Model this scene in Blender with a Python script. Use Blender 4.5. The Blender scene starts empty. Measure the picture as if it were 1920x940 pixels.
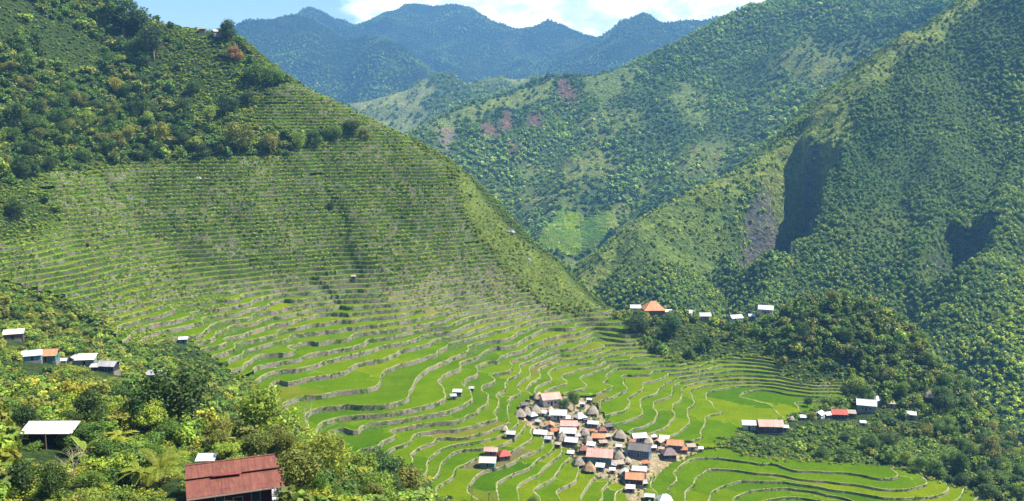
import bpy, math, random
import numpy as np
from mathutils import Vector
R = math.radians
random.seed(7); rng = np.random.default_rng(7)
scene = bpy.context.scene
COL = scene.collection

# ------------------------------------------------------------------ camera, sky, sun, exposure
FPX = 1732.0                      # focal length in pixels of a 1920 px wide frame
PITCH = R(8.54)
SP, CP = math.sin(PITCH), math.cos(PITCH)
cam = bpy.data.cameras.new('camera'); cam.sensor_fit = 'HORIZONTAL'
cam.angle = 2 * math.atan(960 / FPX); cam.clip_start = 0.5; cam.clip_end = 30000
camo = bpy.data.objects.new('camera', cam); COL.objects.link(camo)
camo.location = (0, 0, 0); camo.rotation_euler = (R(90) - PITCH, 0, 0)
scene.camera = camo
SUN_AZ, SUN_EL = R(90), R(57)      # azimuth clockwise from the view direction (+Y)
sun = bpy.data.lights.new('sun', 'SUN'); sun.energy = 5.0; sun.angle = R(0.5); sun.color = (1.0, 0.93, 0.80)
suno = bpy.data.objects.new('sun', sun); COL.objects.link(suno)
sdir = Vector((math.sin(SUN_AZ) * math.cos(SUN_EL), math.cos(SUN_AZ) * math.cos(SUN_EL), math.sin(SUN_EL)))
suno.rotation_euler = sdir.to_track_quat('Z', 'Y').to_euler()
scene.view_settings.view_transform = 'Standard'; scene.view_settings.look = 'None'
scene.view_settings.gamma = 1; scene.view_settings.exposure = 1.34; scene.view_settings.use_curve_mapping = False
scene.cycles.max_bounces = 6; scene.cycles.diffuse_bounces = 2; scene.cycles.glossy_bounces = 1
scene.cycles.transmission_bounces = 2; scene.cycles.transparent_max_bounces = 4; scene.cycles.volume_bounces = 0
scene.cycles.use_denoising = True
scene.cycles.sample_clamp_indirect = 4

class NT:
    """small helper that writes node trees"""
    def __init__(s, tree): s.t = tree; s.t.nodes.clear()
    def n(s, typ, **kw):
        nd = s.t.nodes.new(typ)
        for k, v in kw.items():
            if k == 'i':
                for kk, vv in v.items():
                    if isinstance(vv, bpy.types.NodeSocket): s.t.links.new(vv, nd.inputs[kk])
                    else: nd.inputs[kk].default_value = vv
            else: setattr(nd, k, v)
        return nd
    def math(s, op, a, b=0.0, clamp=False):
        return s.n('ShaderNodeMath', operation=op, use_clamp=clamp, i={0: a, 1: b}).outputs[0]
    def vmath(s, op, a, b=(0, 0, 0)):
        nd = s.n('ShaderNodeVectorMath', operation=op, i={0: a, 1: b})
        return nd.outputs['Value'] if op in ('DOT_PRODUCT', 'LENGTH') else nd.outputs[0]
    def mix(s, f, a, b, mode='MIX'):
        nd = s.n('ShaderNodeMix', data_type='RGBA', blend_type=mode)
        for idx, v in ((0, f), (6, a), (7, b)):
            if isinstance(v, bpy.types.NodeSocket): s.t.links.new(v, nd.inputs[idx])
            else: nd.inputs[idx].default_value = v if idx == 0 else (*v[:3], 1)
        return nd.outputs[2]
    def noise(s, vec, scale, detail=3, rough=0.55, out=0):
        return s.n('ShaderNodeTexNoise', i={'Vector': vec, 'Scale': scale, 'Detail': detail, 'Roughness': rough}).outputs[out]
    def ramp(s, f, *stops):
        nd = s.n('ShaderNodeValToRGB'); s.t.links.new(f, nd.inputs[0])
        e = nd.color_ramp.elements
        while len(e) < len(stops): e.new(0.5)
        for el, (p, c) in zip(e, stops):
            el.position = p; el.color = (*c, 1) if isinstance(c, tuple) else (c, c, c, 1)
        return nd.outputs[0]
    def step(s, f, lo, hi):
        nd = s.n('ShaderNodeMapRange', interpolation_type='SMOOTHSTEP', clamp=True, i={0: f, 1: lo, 2: hi})
        return nd.outputs[0]
    def attr(s, name): return s.n('ShaderNodeAttribute', attribute_name=name)

world = bpy.data.worlds.new('World'); scene.world = world; world.use_nodes = True
w = NT(world.node_tree)
sky = w.n('ShaderNodeTexSky', sky_type='NISHITA', sun_disc=False, sun_elevation=SUN_EL, sun_rotation=SUN_AZ, altitude=1100, air_density=1.0, dust_density=0.6, ozone_density=1.5)
gen = w.n('ShaderNodeTexCoord').outputs['Generated']
# cumulus bank low over the far peaks (world directions)
cdir = Vector((0.04, 0.975, 0.165)).normalized()
stretch = w.vmath('MULTIPLY', gen, (1, 1, 2.2))
cn = w.noise(stretch, 9.0, 9, 0.55)
near_c = w.vmath('DISTANCE', w.vmath('MULTIPLY', w.vmath('SUBTRACT', gen, tuple(cdir)), (1, 0.2, 1.9)), (0, 0, 0)) if False else \
    w.vmath('LENGTH', w.vmath('MULTIPLY', w.vmath('SUBTRACT', gen, tuple(cdir)), (1, 0.2, 1.9)))
bias = w.n('ShaderNodeMapRange', clamp=True, i={0: near_c, 1: 0.12, 2: 0.34, 3: 0.34, 4: -0.12}).outputs[0]
cov = w.step(w.math('ADD', cn, bias), 0.52, 0.64)
cshade = w.noise(stretch, 22.0, 6, 0.6)
ccol = w.mix(w.step(cshade, 0.35, 0.65), (6.2, 6.9, 8.0), (13, 13, 13))
skyc = w.mix(cov, sky.outputs[0], ccol)
bg = w.n('ShaderNodeBackground', i={0: skyc, 1: 0.08})
w.t.links.new(bg.outputs[0], w.n('ShaderNodeOutputWorld').inputs[0])

# ------------------------------------------------------------------ numpy helpers
def hash2(ix, iy, seed):
    n = (ix.astype(np.int64) * 374761393 + iy.astype(np.int64) * 668265263 + seed * 1442695041) & 0x7fffffff
    n = ((n ^ (n >> 13)) * 1274126177) & 0x7fffffff
    n = (n ^ (n >> 16)) & 0xffff
    return n / 65535.0
def vnoise(x, y, seed=0):
    x = np.asarray(x, float); y = np.asarray(y, float)
    ix = np.floor(x); iy = np.floor(y); fx = x - ix; fy = y - iy
    fx = fx * fx * fx * (fx * (fx * 6 - 15) + 10); fy = fy * fy * fy * (fy * (fy * 6 - 15) + 10)
    a = hash2(ix, iy, seed); b = hash2(ix + 1, iy, seed); c = hash2(ix, iy + 1, seed); d = hash2(ix + 1, iy + 1, seed)
    return (a + (b - a) * fx) * (1 - fy) + (c + (d - c) * fx) * fy - 0.5
def fbm(x, y, wl, octv=4, seed=0, gain=0.5):
    s = 0; a = 1.0; f = 1.0 / wl
    for o in range(octv):
        s = s + a * vnoise(x * f + 17.3 * o, y * f - 9.1 * o, seed + o); a *= gain; f *= 2.03
    return s
def ridged(x, y, wl, octv=3, seed=0):
    s = 0; a = 1.0; f = 1.0 / wl
    for o in range(octv):
        s = s + a * (0.5 - 2 * np.abs(vnoise(x * f + 5.7 * o, y * f + 3.1 * o, seed + o))); a *= 0.5; f *= 2.1
    return s
def sstep(x, a, b):
    t = np.clip((x - a) / (b - a), 0, 1); return t * t * (3 - 2 * t)
def ray(u, v):
    a = (u - 960) / FPX; b = (470 - v) / FPX
    return np.array([a, CP + SP * b, -SP + CP * b])
def U(u, v, D):
    """the world point at ground distance D along the sight line through a point of the photograph"""
    r = ray(u, v); return r * (D / r[1])
def project(x, y, z):
    f = y * CP - z * SP; up = y * SP + z * CP
    return 960 + FPX * x / f, 470 - FPX * up / f, f
def inpoly(x, y, poly):
    r = np.zeros(np.shape(x), bool); n = len(poly); j = n - 1
    for i in range(n):
        xi, yi = poly[i][:2]; xj, yj = poly[j][:2]
        if yi != yj:
            c = ((yi > y) != (yj > y)) & (x < (xj - xi) * (y - yi) / (yj - yi) + xi); r ^= c
        j = i
    return r
def raw_mesh(name, V, loops, sizes, smooth=False):
    me = bpy.data.meshes.new(name)
    V = np.ascontiguousarray(V, dtype=np.float32); loops = np.ascontiguousarray(loops, dtype=np.int32).ravel()
    sizes = np.asarray(sizes, dtype=np.int32)
    me.vertices.add(len(V)); me.vertices.foreach_set('co', V.ravel())
    me.loops.add(len(loops)); me.loops.foreach_set('vertex_index', loops)
    starts = np.zeros(len(sizes), np.int32); starts[1:] = np.cumsum(sizes)[:-1]
    me.polygons.add(len(sizes)); me.polygons.foreach_set('loop_start', starts)
    me.polygons.foreach_set('use_smooth', np.full(len(sizes), bool(smooth)))
    me.update(calc_edges=True)
    return me
def poly_mesh(name, V, Fc, smooth=False):
    Fc = np.asarray(Fc); return raw_mesh(name, V, Fc, np.full(len(Fc), Fc.shape[1]), smooth)
def pattr(me, name, data, typ='FLOAT', dom='POINT'):
    a = me.attributes.new(name, typ, dom); data = np.ascontiguousarray(data, dtype=np.float32)
    if typ == 'FLOAT_COLOR':
        if data.shape[1] == 3: data = np.concatenate([data, np.ones((len(data), 1), np.float32)], 1)
        a.data.foreach_set('color', data.ravel())
    else: a.data.foreach_set('value', data.ravel())
def link(name, me, mat=None, parent=None, loc=None, **tags):
    o = bpy.data.objects.new(name, me)
    if mat is not None and me is not None and len(me.materials) == 0: me.materials.append(mat)
    COL.objects.link(o)
    if parent: o.parent = parent
    if loc is not None: o.location = loc
    for k, v in tags.items():
        if v: o[k] = v
    return o
def grid_faces(nx, ny):
    i = np.arange(nx * ny).reshape(ny, nx)
    return np.stack([i[:-1, :-1], i[:-1, 1:], i[1:, 1:], i[1:, :-1]], -1).reshape(-1, 4)
class Grid:
    def __init__(s, x0, x1, y0, y1, d):
        s.x0, s.y0, s.d = x0, y0, d
        s.xs = np.arange(x0, x1 + d / 2, d); s.ys = np.arange(y0, y1 + d / 2, d)
        s.nx, s.ny = len(s.xs), len(s.ys); s.X, s.Y = np.meshgrid(s.xs, s.ys)
    def at(s, x, y, A=None):
        A = s.H if A is None else A
        fx = np.clip((np.asarray(x, float) - s.x0) / s.d, 0, s.nx - 1.001); fy = np.clip((np.asarray(y, float) - s.y0) / s.d, 0, s.ny - 1.001)
        i = fx.astype(int); j = fy.astype(int); fx = fx - i; fy = fy - j
        return (A[j, i] * (1 - fx) + A[j, i + 1] * fx) * (1 - fy) + (A[j + 1, i] * (1 - fx) + A[j + 1, i + 1] * fx) * fy
    def verts(s, H=None): return np.stack([s.X, s.Y, s.H if H is None else H], -1).reshape(-1, 3)

# ------------------------------------------------------------------ the near terrain: bowl, hillside, spur, knoll
CTRL = [  # photo column, row, ground distance
 (600,800,344),(600,680,409),(600,560,478),(600,480,505),(600,400,528),(600,300,560),(600,200,595),
 (540,155,615),(700,225,610),(860,312,590),(960,435,562),(1060,505,556),(1140,582,542),
 (840,335,568),(880,420,550),(930,490,538),(1040,582,526),
 (430,75,645),(320,50,660),(190,10,665),(60,-60,640),(-80,-150,600),
 (430,300,538),(100,330,484),(100,500,421),(100,600,383),(150,690,300),(200,730,275),(85,835,130),(85,790,165),
 (420,930,112),(350,800,170),(345,715,320),(340,650,392),(250,610,398),(400,600,427),(400,480,482),(400,400,508),
 (220,560,420),(220,450,470),(220,370,498),(0,480,410),(0,380,445),(0,250,498),(0,100,560),(-120,300,470),(-150,560,350),
 (200,200,575),(200,100,620),(400,200,590),(400,130,622),
 (480,730,370),(530,765,357),(630,810,344),(558,714,386),(760,880,320),(820,930,302),(700,760,366),(825,827,350),(870,700,423),(870,800,362),(870,620,474),
 (870,560,507),(750,600,468),(750,500,510),(750,400,540),(750,300,572),(750,680,425),
 (1000,800,378),(1080,800,385),(1130,840,365),(1250,845,372),(1190,900,338),(1000,935,311),(925,927,309),(988,849,349),(1000,870,340),(1000,700,448),(1000,730,425),(1100,730,434),(1220,730,446),(1320,730,456),(1420,732,458),
 (1250,790,404),(1330,790,409),(1180,800,392),(1000,640,488),(1150,700,464),(1150,640,502),(1280,684,478),(1200,760,421),(1400,760,432),(1400,705,474),(1450,690,480),
 (1520,740,450),(1590,722,457),(1400,812,394),(1300,835,378),(1300,900,345),(1500,885,352),(1500,930,335),(1700,900,345),
 (1480,575,535),(1600,570,522),(1700,625,492),(1780,720,455),(1850,800,425),(1920,870,395),(2020,940,375),
 (1500,655,488),(1600,695,465),(1650,780,425),(1500,800,402),(1550,850,372),
 (1200,590,542),(1300,600,540),(1400,610,532),(1300,660,502),
]
pts = [U(*c) for c in CTRL]
def drop(u, v, D, *offs):
    p = U(u, v, D)
    for dx, dy, dz in offs: pts.append(p + np.array([dx, dy, dz]))
for c in [(540,155,615),(700,225,610),(860,312,590),(960,435,562),(1060,505,556)]: drop(*c, (40, 60, -75), (90, 140, -190))
for c in [(430,75,645),(320,50,660),(190,10,665),(60,-60,640)]: drop(*c, (20, 70, -45), (50, 160, -140))
for c in [(1140,582,542),(1200,590,542),(1300,600,540),(1400,610,532),(1480,575,535),(1600,570,522)]: drop(*c, (15, 60, -50), (25, 150, -170))
for c in [(1700,625,492),(1780,720,455),(1850,800,425),(1920,870,395),(2020,940,375)]: drop(*c, (45, 30, -45), (120, 80, -150))
pts += [np.array(p, float) for p in [(0,0,-3.5),(-25,0,-2),(25,0,-7),(-30,60,-30),(-70,60,-27),(-30,85,-38),(-15,110,-49),(60,60,-40),(60,120,-72),(100,200,-118),
        (60,250,-136),(0,250,-122),(0,180,-92),(-20,150,-66),(-45,150,-55),(200,270,-148),(280,300,-150),(-120,100,-30),(-160,150,-30),(-200,200,-40),(-110,230,-74),(-60,250,-92),(330,250,-150),(-60,20,-8),(200,100,-120)]]
pts = np.array(pts)
def tps_fit(P, lam=4.0):
    n = len(P); xy = P[:, :2] / 100
    d2 = ((xy[:, None] - xy[None]) ** 2).sum(-1); K = 0.5 * d2 * np.log(d2 + 1e-12)
    A = np.zeros((n + 3, n + 3)); A[:n, :n] = K + lam * 1e-3 * np.eye(n)
    Q = np.c_[np.ones(n), xy]; A[:n, n:] = Q; A[n:, :n] = Q.T
    return xy, np.linalg.solve(A, np.r_[P[:, 2], 0, 0, 0])
tx, tw = tps_fit(pts)
def tps(X, Y):
    x = np.ravel(X) / 100; y = np.ravel(Y) / 100
    out = tw[-3] + tw[-2] * x + tw[-1] * y
    for i in range(len(tx)):
        d2 = (x - tx[i, 0]) ** 2 + (y - tx[i, 1]) ** 2
        out += tw[i] * 0.5 * d2 * np.log(d2 + 1e-12)
    return out.reshape(np.shape(X))
N = Grid(-470, 470, -30, 870, 2.0)
N.H = np.clip(tps(N.X, N.Y), -360, 140)
N.S = N.H.copy()                       # the smooth form
def P(u, v, off=0.0):
    """where the sight line through a photo point first meets the near terrain"""
    r = ray(u, v); D = np.arange(70, 800, 0.5); x = r[0] / r[1] * D; z = r[2] / r[1] * D
    g = z - N.at(x, D, N.S) - off
    k = np.argmax(g < 0) if (g < 0).any() else int(np.argmin(np.where(D > 90, g, 1e9)))
    return np.array([x[k], D[k], N.at(x[k], D[k], N.S)])
# ------------------------------------------------------------------ far mountains: crests and spurs as polylines in space
def tents(X, Y, lines, rnd=8.0):
    H = np.full(X.shape, -1e9)
    for pl, kl, kr in lines:
        for a, b in zip(pl[:-1], pl[1:]):
            d = b[:2] - a[:2]; L2 = (d ** 2).sum()
            t = np.clip(((X - a[0]) * d[0] + (Y - a[1]) * d[1]) / L2, 0, 1)
            px = X - (a[0] + t * d[0]); py = Y - (a[1] + t * d[1])
            dist = np.sqrt(px * px + py * py); side = d[0] * (Y - a[1]) - d[1] * (X - a[0])
            # soften the change of slope across the line of the crest
            s = np.clip(side / (np.sqrt(L2) * 12.0), -1, 1) * 0.5 + 0.5
            k = kr + (kl - kr) * s
            h = a[2] + t * (b[2] - a[2]) - k * (np.sqrt(dist * dist + rnd * rnd) - rnd)
            H = np.maximum(H, h)
    return H
def PL(*c): return [U(*p) for p in c]
# the big right-hand mountain, with a sheer-sided hollow under its crest
M1 = Grid(-60, 980, 560, 1420, 4.0)
wx = fbm(M1.X, M1.Y, 90, 3, 11) * 16; wy = fbm(M1.X, M1.Y, 90, 3, 12) * 16
L1 = [(PL((2100,-260,1180),(1950,-110,1150),(1800,8,1120),(1700,66,1080),(1640,115,1055),(1560,195,1030),(1480,280,1000),(1350,345,960),(1240,390,930),(1180,428,905),(1130,470,885),(1085,525,860)), 0.95, 0.9),
      (PL((1570,205,1020),(1566,255,985),(1548,310,945),(1500,385,900),(1475,450,850)), 0.62, 2.6),
      (PL((1475,450,850),(1450,530,790),(1420,640,700)), 0.62, 0.9),
      (PL((1350,352,955),(1385,400,930),(1400,450,890)), 2.0, 0.9),
      (PL((1830,60,1100),(1770,250,960),(1750,360,880),(1745,450,810),(1760,560,740)), 0.7, 0.9),
      (PL((2000,120,1010),(1900,330,880),(1850,410,815),(1815,480,750)), 0.6, 2.4),
      (PL((1815,480,750),(1785,580,690),(1770,680,640)), 0.6, 1.1),
      (PL((2050,350,800),(1960,520,700),(1890,640,630),(1850,760,600)), 0.7, 1.0),
      (PL((1200,425,900),(1230,490,840),(1250,560,780)), 0.8, 0.8)]
H1 = tents(M1.X + wx, M1.Y + wy, L1)
def carve(X, Y, line, r, depth):
    D = np.full(X.shape, 1e9)
    for a, b in zip(line[:-1], line[1:]):
        d = b[:2] - a[:2]; t = np.clip(((X - a[0]) * d[0] + (Y - a[1]) * d[1]) / (d ** 2).sum(), 0, 1)
        dd = np.hypot(X - a[0] - t * d[0], Y - a[1] - t * d[1])
        D = np.minimum(D, np.where(X < a[0] + t * d[0], dd * 0.62, dd))       # sheer on the right, a long slope on the left
    D = D + fbm(X, Y, 22, 2, 13) * 6
    return depth * sstep(-D, -r - 12, -r + 9)
H1 = H1 - carve(M1.X, M1.Y, PL((1520,305,968),(1490,345,925),(1466,395,880)), 18, 85) - carve(M1.X, M1.Y, PL((1512,216,1018),(1540,222,1012)), 5, 14)
H1 = H1 - carve(M1.X, M1.Y, PL((1820,420,815),(1806,460,775)), 11, 46)
M1.H = np.maximum(H1, -330) + ridged(M1.X, M1.Y, 70, 4, 21) * 6.0 + fbm(M1.X, M1.Y, 26, 3, 22) * 3.0
# the middle mountain and the grassy ridges with landslides
M2 = Grid(-700, 1500, 1150, 2700, 8.0)
wx = fbm(M2.X, M2.Y, 200, 3, 31) * 45; wy = fbm(M2.X, M2.Y, 200, 3, 32) * 45
L2 = [(PL((2100,-330,2050),(1850,-160,2000),(1600,-70,1980),(1460,0,1950),(1390,22,1930),(1330,48,1900),(1285,98,1850),(1230,116,1830),(1160,128,1830),(1050,150,1800),(950,185,1740),(860,210,1690),(790,238,1640),(730,300,1560)), 0.62, 0.6),
      (PL((1600,-60,1960),(1560,60,1780),(1540,160,1620),(1500,230,1480),(1440,300,1350)), 0.7, 0.9),
      (PL((1390,25,1920),(1370,110,1780),(1350,200,1620),(1290,300,1450),(1230,380,1320)), 0.7, 0.8),
      (PL((1285,98,1850),(1290,180,1720),(1250,260,1600),(1190,330,1480),(1130,400,1360)), 0.7, 0.8),
      (PL((1160,128,1830),(1130,200,1700),(1080,300,1540),(1040,400,1380),(1000,470,1280)), 0.6, 0.8),
      (PL((1050,150,1800),(1010,200,1700),(965,262,1600),(990,330,1500),(1000,400,1400)), 0.6, 0.8),
      (PL((950,185,1740),(900,250,1620),(870,310,1540),(880,380,1450)), 0.6, 0.7)]
M2.H = np.maximum(tents(M2.X + wx, M2.Y + wy, L2, 14), -330) + ridged(M2.X, M2.Y, 150, 4, 41) * 14 + fbm(M2.X, M2.Y, 50, 3, 42) * 6
# pale knob behind the ridge
M3 = Grid(-900, 700, 2050, 3300, 12.0)
wx = fbm(M3.X, M3.Y, 200, 3, 33) * 40; wy = fbm(M3.X, M3.Y, 200, 3, 34) * 40
L3 = [(PL((560,260,2500),(680,192,2550),(745,172,2560),(800,165,2580),(842,140,2600),(885,160,2600),(930,150,2650),(1010,150,2700),(1120,145,2750)), 0.6, 0.55),
      (PL((842,140,2600),(820,190,2450),(800,240,2300)), 0.6, 0.7), (PL((680,192,2550),(700,230,2400),(740,290,2250)), 0.6, 0.6)]
M3.H = np.maximum(tents(M3.X + wx, M3.Y + wy, L3, 14), -330) + ridged(M3.X, M3.Y, 170, 4, 43) * 14 + fbm(M3.X, M3.Y, 50, 3, 44) * 6
# the far range
M4 = Grid(-2600, 2000, 3000, 6200, 16.0)
wx = fbm(M4.X, M4.Y, 400, 4, 51) * 110; wy = fbm(M4.X, M4.Y, 400, 4, 52) * 110
L4 = [(PL((250,140,4200),(360,90,4200),(420,58,4200),(480,38,4250),(545,27,4300),(580,40,4350),(640,70,4300),(690,68,4200),(730,95,4000),(790,160,3700),(830,230,3500)), 0.7, 0.75),
      (PL((545,30,4300),(560,90,4050),(600,150,3850),(640,220,3600)), 0.7, 0.8), (PL((420,58,4200),(450,120,3950),(500,190,3700)), 0.7, 0.8),
      (PL((690,68,4200),(700,130,3800),(720,200,3450)), 0.75, 0.9),
      (PL((560,60,5200),(600,20,5300),(640,42,5300),(700,40,5350),(755,8,5400),(800,12,5400),(845,14,5400),(880,16,5350),(920,38,5300),(960,50,5250),(1000,57,5200),(1030,47,5200),(1060,50,5150),(1130,72,5000),(1170,50,4700),(1215,28,4500),(1260,44,4500),(1320,40,4500),(1400,30,4600),(1600,-40,4700)), 0.6, 0.62),
      (PL((755,10,5400),(800,80,5000),(850,120,4600),(900,170,4200)), 0.7, 0.7), (PL((920,38,5300),(960,100,4900),(1000,140,4500)), 0.7, 0.7),
      (PL((1215,28,4500),(1150,90,4300),(1060,130,4100),(980,165,3900)), 0.75, 0.7), (PL((1215,28,4500),(1230,90,4200),(1240,150,3900)), 0.7, 0.8)]
M4.H = np.maximum(tents(M4.X + wx, M4.Y + wy, L4, 25), -330) + ridged(M4.X, M4.Y, 380, 4, 61) * 34 + fbm(M4.X, M4.Y, 110, 4, 62) * 14
# ------------------------------------------------------------------ materials of the land
def mat(name):
    m = bpy.data.materials.new(name); m.use_nodes = True
    return m, NT(m.node_tree)
def finish(t, bsdf, disp=None):
    o = t.n('ShaderNodeOutputMaterial'); t.t.links.new(bsdf, o.inputs[0])
def principled(t, col, rough=0.8, spec=0.2, normal=None, **kw):
    i = {'Base Color': col if isinstance(col, bpy.types.NodeSocket) else (*col, 1), 'Roughness': rough, 'Specular IOR Level': spec}
    if normal is not None: i['Normal'] = normal
    i.update(kw)
    return t.n('ShaderNodeBsdfPrincipled', i=i).outputs[0]
def bump(t, h, strength=0.5, dist=0.3):
    return t.n('ShaderNodeBump', i={'Height': h, 'Strength': strength, 'Distance': dist}).outputs[0]
def land_material(name, wl_big, wl_small, bdist):
    """soil and low growth: land cover colour from the mesh, broken up by noise"""
    m, t = mat(name)
    pos = t.n('ShaderNodeNewGeometry').outputs['Position']
    c = t.attr('cover').outputs['Color']
    n1 = t.noise(pos, 1 / wl_big, 5, 0.65); n2 = t.noise(pos, 1 / wl_small, 4, 0.7)
    c = t.mix(t.step(n1, 0.35, 0.7), c, t.mix(1.0, c, (1.45, 1.25, 1.0), 'MULTIPLY'))
    c = t.mix(t.step(n2, 0.4, 0.66), t.mix(1.0, c, (0.5, 0.55, 0.55), 'MULTIPLY'), c)
    h = t.math('ADD', t.math('MULTIPLY', n1, wl_big * 0.3), t.math('MULTIPLY', n2, wl_small))
    finish(t, principled(t, c, 0.9, 0.1, bump(t, h, 1.0, bdist)))
    return m
M_GROUND = land_material('ground_cover', 9, 1.6, 0.5)
M_MOUNT = land_material('mountain_cover', 30, 6.0, 1.2)
M_FAR = land_material('far_mountain_cover', 70, 13, 6.0)

FIELD_DIR = (0.55, 0.83, 0)
def m_paddy():
    m, t = mat('young_rice')
    pos = t.n('ShaderNodeNewGeometry').outputs['Position']
    lvl = t.attr('level').outputs['Fac']; edge = t.attr('edge').outputs['Fac']
    wob = t.math('MULTIPLY', t.math('SUBTRACT', t.noise(pos, 0.12, 2), 0.5), 0.5)
    off = t.n('ShaderNodeTexWhiteNoise', noise_dimensions='1D', i={'W': lvl}).outputs['Value']
    along = t.math('ADD', t.math('ADD', t.math('MULTIPLY', t.vmath('DOT_PRODUCT', pos, FIELD_DIR), 1 / 30.0), off), wob)
    cell = t.math('FLOOR', along); fr = t.math('FRACT', along)
    cv = t.n('ShaderNodeCombineXYZ', i={0: cell, 1: lvl}).outputs[0]
    rnd = t.n('ShaderNodeTexWhiteNoise', noise_dimensions='2D', i={'Vector': cv}).outputs
    rice = t.ramp(rnd['Value'], (0.0, (0.060, 0.140, 0.002)), (0.35, (0.105, 0.190, 0.0015)), (0.75, (0.135, 0.208, 0.0015)), (0.92, (0.175, 0.230, 0.002)), (0.965, (0.16, 0.175, 0.02)), (1.0, (0.19, 0.145, 0.075)))
    fine = t.noise(pos, 1.3, 4, 0.7); big = t.noise(pos, 0.10, 3, 0.6)
    rice = t.mix(t.step(big, 0.3, 0.7), t.mix(1.0, rice, (0.80, 0.88, 0.8), 'MULTIPLY'), t.mix(1.0, rice, (1.12, 1.06, 1.0), 'MULTIPLY'))
    rice = t.mix(t.step(fine, 0.35, 0.65), t.mix(1.0, rice, (0.70, 0.74, 0.75), 'MULTIPLY'), rice)
    # wild growth on the narrow hillside benches
    wild = t.mix(t.step(fine, 0.4, 0.6), (0.14, 0.18, 0.035), (0.13, 0.20, 0.012))
    steep = t.attr('steep').outputs['Fac']
    rice = t.mix(t.math('MULTIPLY', t.step(steep, 0.6, 1.0), t.step(t.noise(pos, 0.06, 4, 0.7), 0.42, 0.6)), rice, wild)
    # trodden bank along the outer edge and across the benches
    e = t.math('ADD', edge, t.math('MULTIPLY', t.math('SUBTRACT', t.noise(pos, 0.9, 3), 0.5), 0.7))
    bank = t.math('SUBTRACT', 1.0, t.step(e, 0.30, 0.62))
    cross = t.math('MULTIPLY', t.math('LESS_THAN', fr, 0.016), t.math('GREATER_THAN', rnd['Value'], 0.45))
    bcol = t.mix(t.step(t.noise(pos, 0.16, 5, 0.75), 0.36, 0.50), (0.38, 0.35, 0.17), (0.17, 0.24, 0.03))
    c = t.mix(t.math('MAXIMUM', bank, cross), rice, bcol)
    finish(t, principled(t, c, 0.85, 0.0, bump(t, t.noise(pos, 2.6, 5, 0.8), 1.0, 0.6)))
    return m
M_PADDY = m_paddy()
def m_wall():
    m, t = mat('dry_stone')
    pos = t.n('ShaderNodeNewGeometry').outputs['Position']
    v = t.n('ShaderNodeTexVoronoi', i={'Vector': t.vmath('MULTIPLY', pos, (1, 1, 1.4)), 'Scale': 2.2}).outputs
    c = t.mix(t.noise(pos, 0.12, 3), (0.22, 0.20, 0.165), (0.42, 0.37, 0.30))
    c = t.mix(0.55, c, t.mix(1.0, c, v['Color'], 'MULTIPLY'))
    c = t.mix(t.step(t.noise(pos, 0.05, 3, 0.6), 0.55, 0.7), c, (0.27, 0.22, 0.15))
    growth = t.mix(t.noise(pos, 0.9, 3), (0.04, 0.075, 0.018), (0.12, 0.19, 0.025))
    hill = t.step(t.n('ShaderNodeSeparateXYZ', i={0: pos}).outputs[2], -98.0, -82.0)
    c = t.mix(t.math('MULTIPLY', hill, t.step(t.noise(t.vmath('MULTIPLY', pos, (1, 1, 2.5)), 0.035, 4, 0.65), 0.62, 0.42)), c, t.mix(1.0, c, (0.50, 0.52, 0.48), 'MULTIPLY'))
    growth = t.mix(hill, growth, t.mix(1.0, growth, (0.75, 0.78, 0.8), 'MULTIPLY'))
    c = t.mix(t.step(t.math('ADD', t.noise(t.vmath('MULTIPLY', pos, (0.6, 0.6, 0.35)), 0.45, 5, 0.7), t.math('MULTIPLY', hill, 0.055)), 0.50, 0.58), c, growth)
    hgt = t.attr('height').outputs['Fac']
    hh = t.math('ADD', hgt, t.math('MULTIPLY', t.math('SUBTRACT', t.noise(pos, 1.1, 3, 0.7), 0.5), 0.7))
    c = t.mix(t.step(hh, 0.66, 0.82), c, t.mix(t.step(t.noise(pos, 0.22, 4, 0.7), 0.40, 0.55), (0.12, 0.19, 0.03), t.mix(hill, (0.34, 0.31, 0.13), (0.19, 0.27, 0.035))))
    c = t.mix(t.step(hgt, 1.0, 1.1), c, t.mix(t.step(t.noise(pos, 0.20, 5, 0.75), 0.38, 0.54), t.mix(hill, (0.40, 0.36, 0.21), (0.34, 0.37, 0.10)), t.mix(hill, (0.19, 0.27, 0.04), (0.23, 0.34, 0.03))))
    finish(t, principled(t, c, 0.95, 0.1, bump(t, v['Distance'], 1.0, 0.3)))
    return m
M_WALL = m_wall()

# ------------------------------------------------------------------ land use, as plan outlines found from sight lines onto the near terrain
def plan(*pix): return [tuple(P(*p)[:2]) for p in pix]
TERR = plan((0,470),(60,440),(110,400),(60,352),(100,322),(200,312),(290,302),(430,300),(545,297),(565,268),(625,266),(640,250),(560,250),(470,235),(468,192),(520,168),(560,165),(700,228),(860,315),(846,332),(868,400),(905,450),(935,492),(1000,555),(1042,582),(1148,586),(1180,605),
            (1215,650),(1285,682),(1370,668),(1455,664),(1462,702),(1500,727),(1585,713),(1612,735),(1565,758),(1500,782),(1420,800),(1345,836),(1425,856),(1560,868),(1700,884),(1760,900),(1860,940)) + \
       [(190, 305), (150, 280), (60, 262), (-40, 262)] + plan((640,845),(560,800),(500,752),(440,700),(360,640),(230,648),(200,600),(120,560),(0,525))
VILLAGE = plan((962,770),(1000,742),(1060,738),(1112,745),(1150,795),(1185,812),(1250,818),(1318,832),(1318,850),(1262,872),(1216,905),(1222,945),(1170,945),(1160,905),(1110,892),(1080,872),(1060,838),(1010,822),(968,790))
GRASSY = plan((700,225),(860,312),(960,435),(1060,505),(1140,582),(1042,586),(1000,560),(935,492),(905,450),(868,400),(846,335))
gx, gy = np.gradient(N.S, N.d)[1], np.gradient(N.S, N.d)[0]
N.slope = np.hypot(gx, gy)
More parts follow.
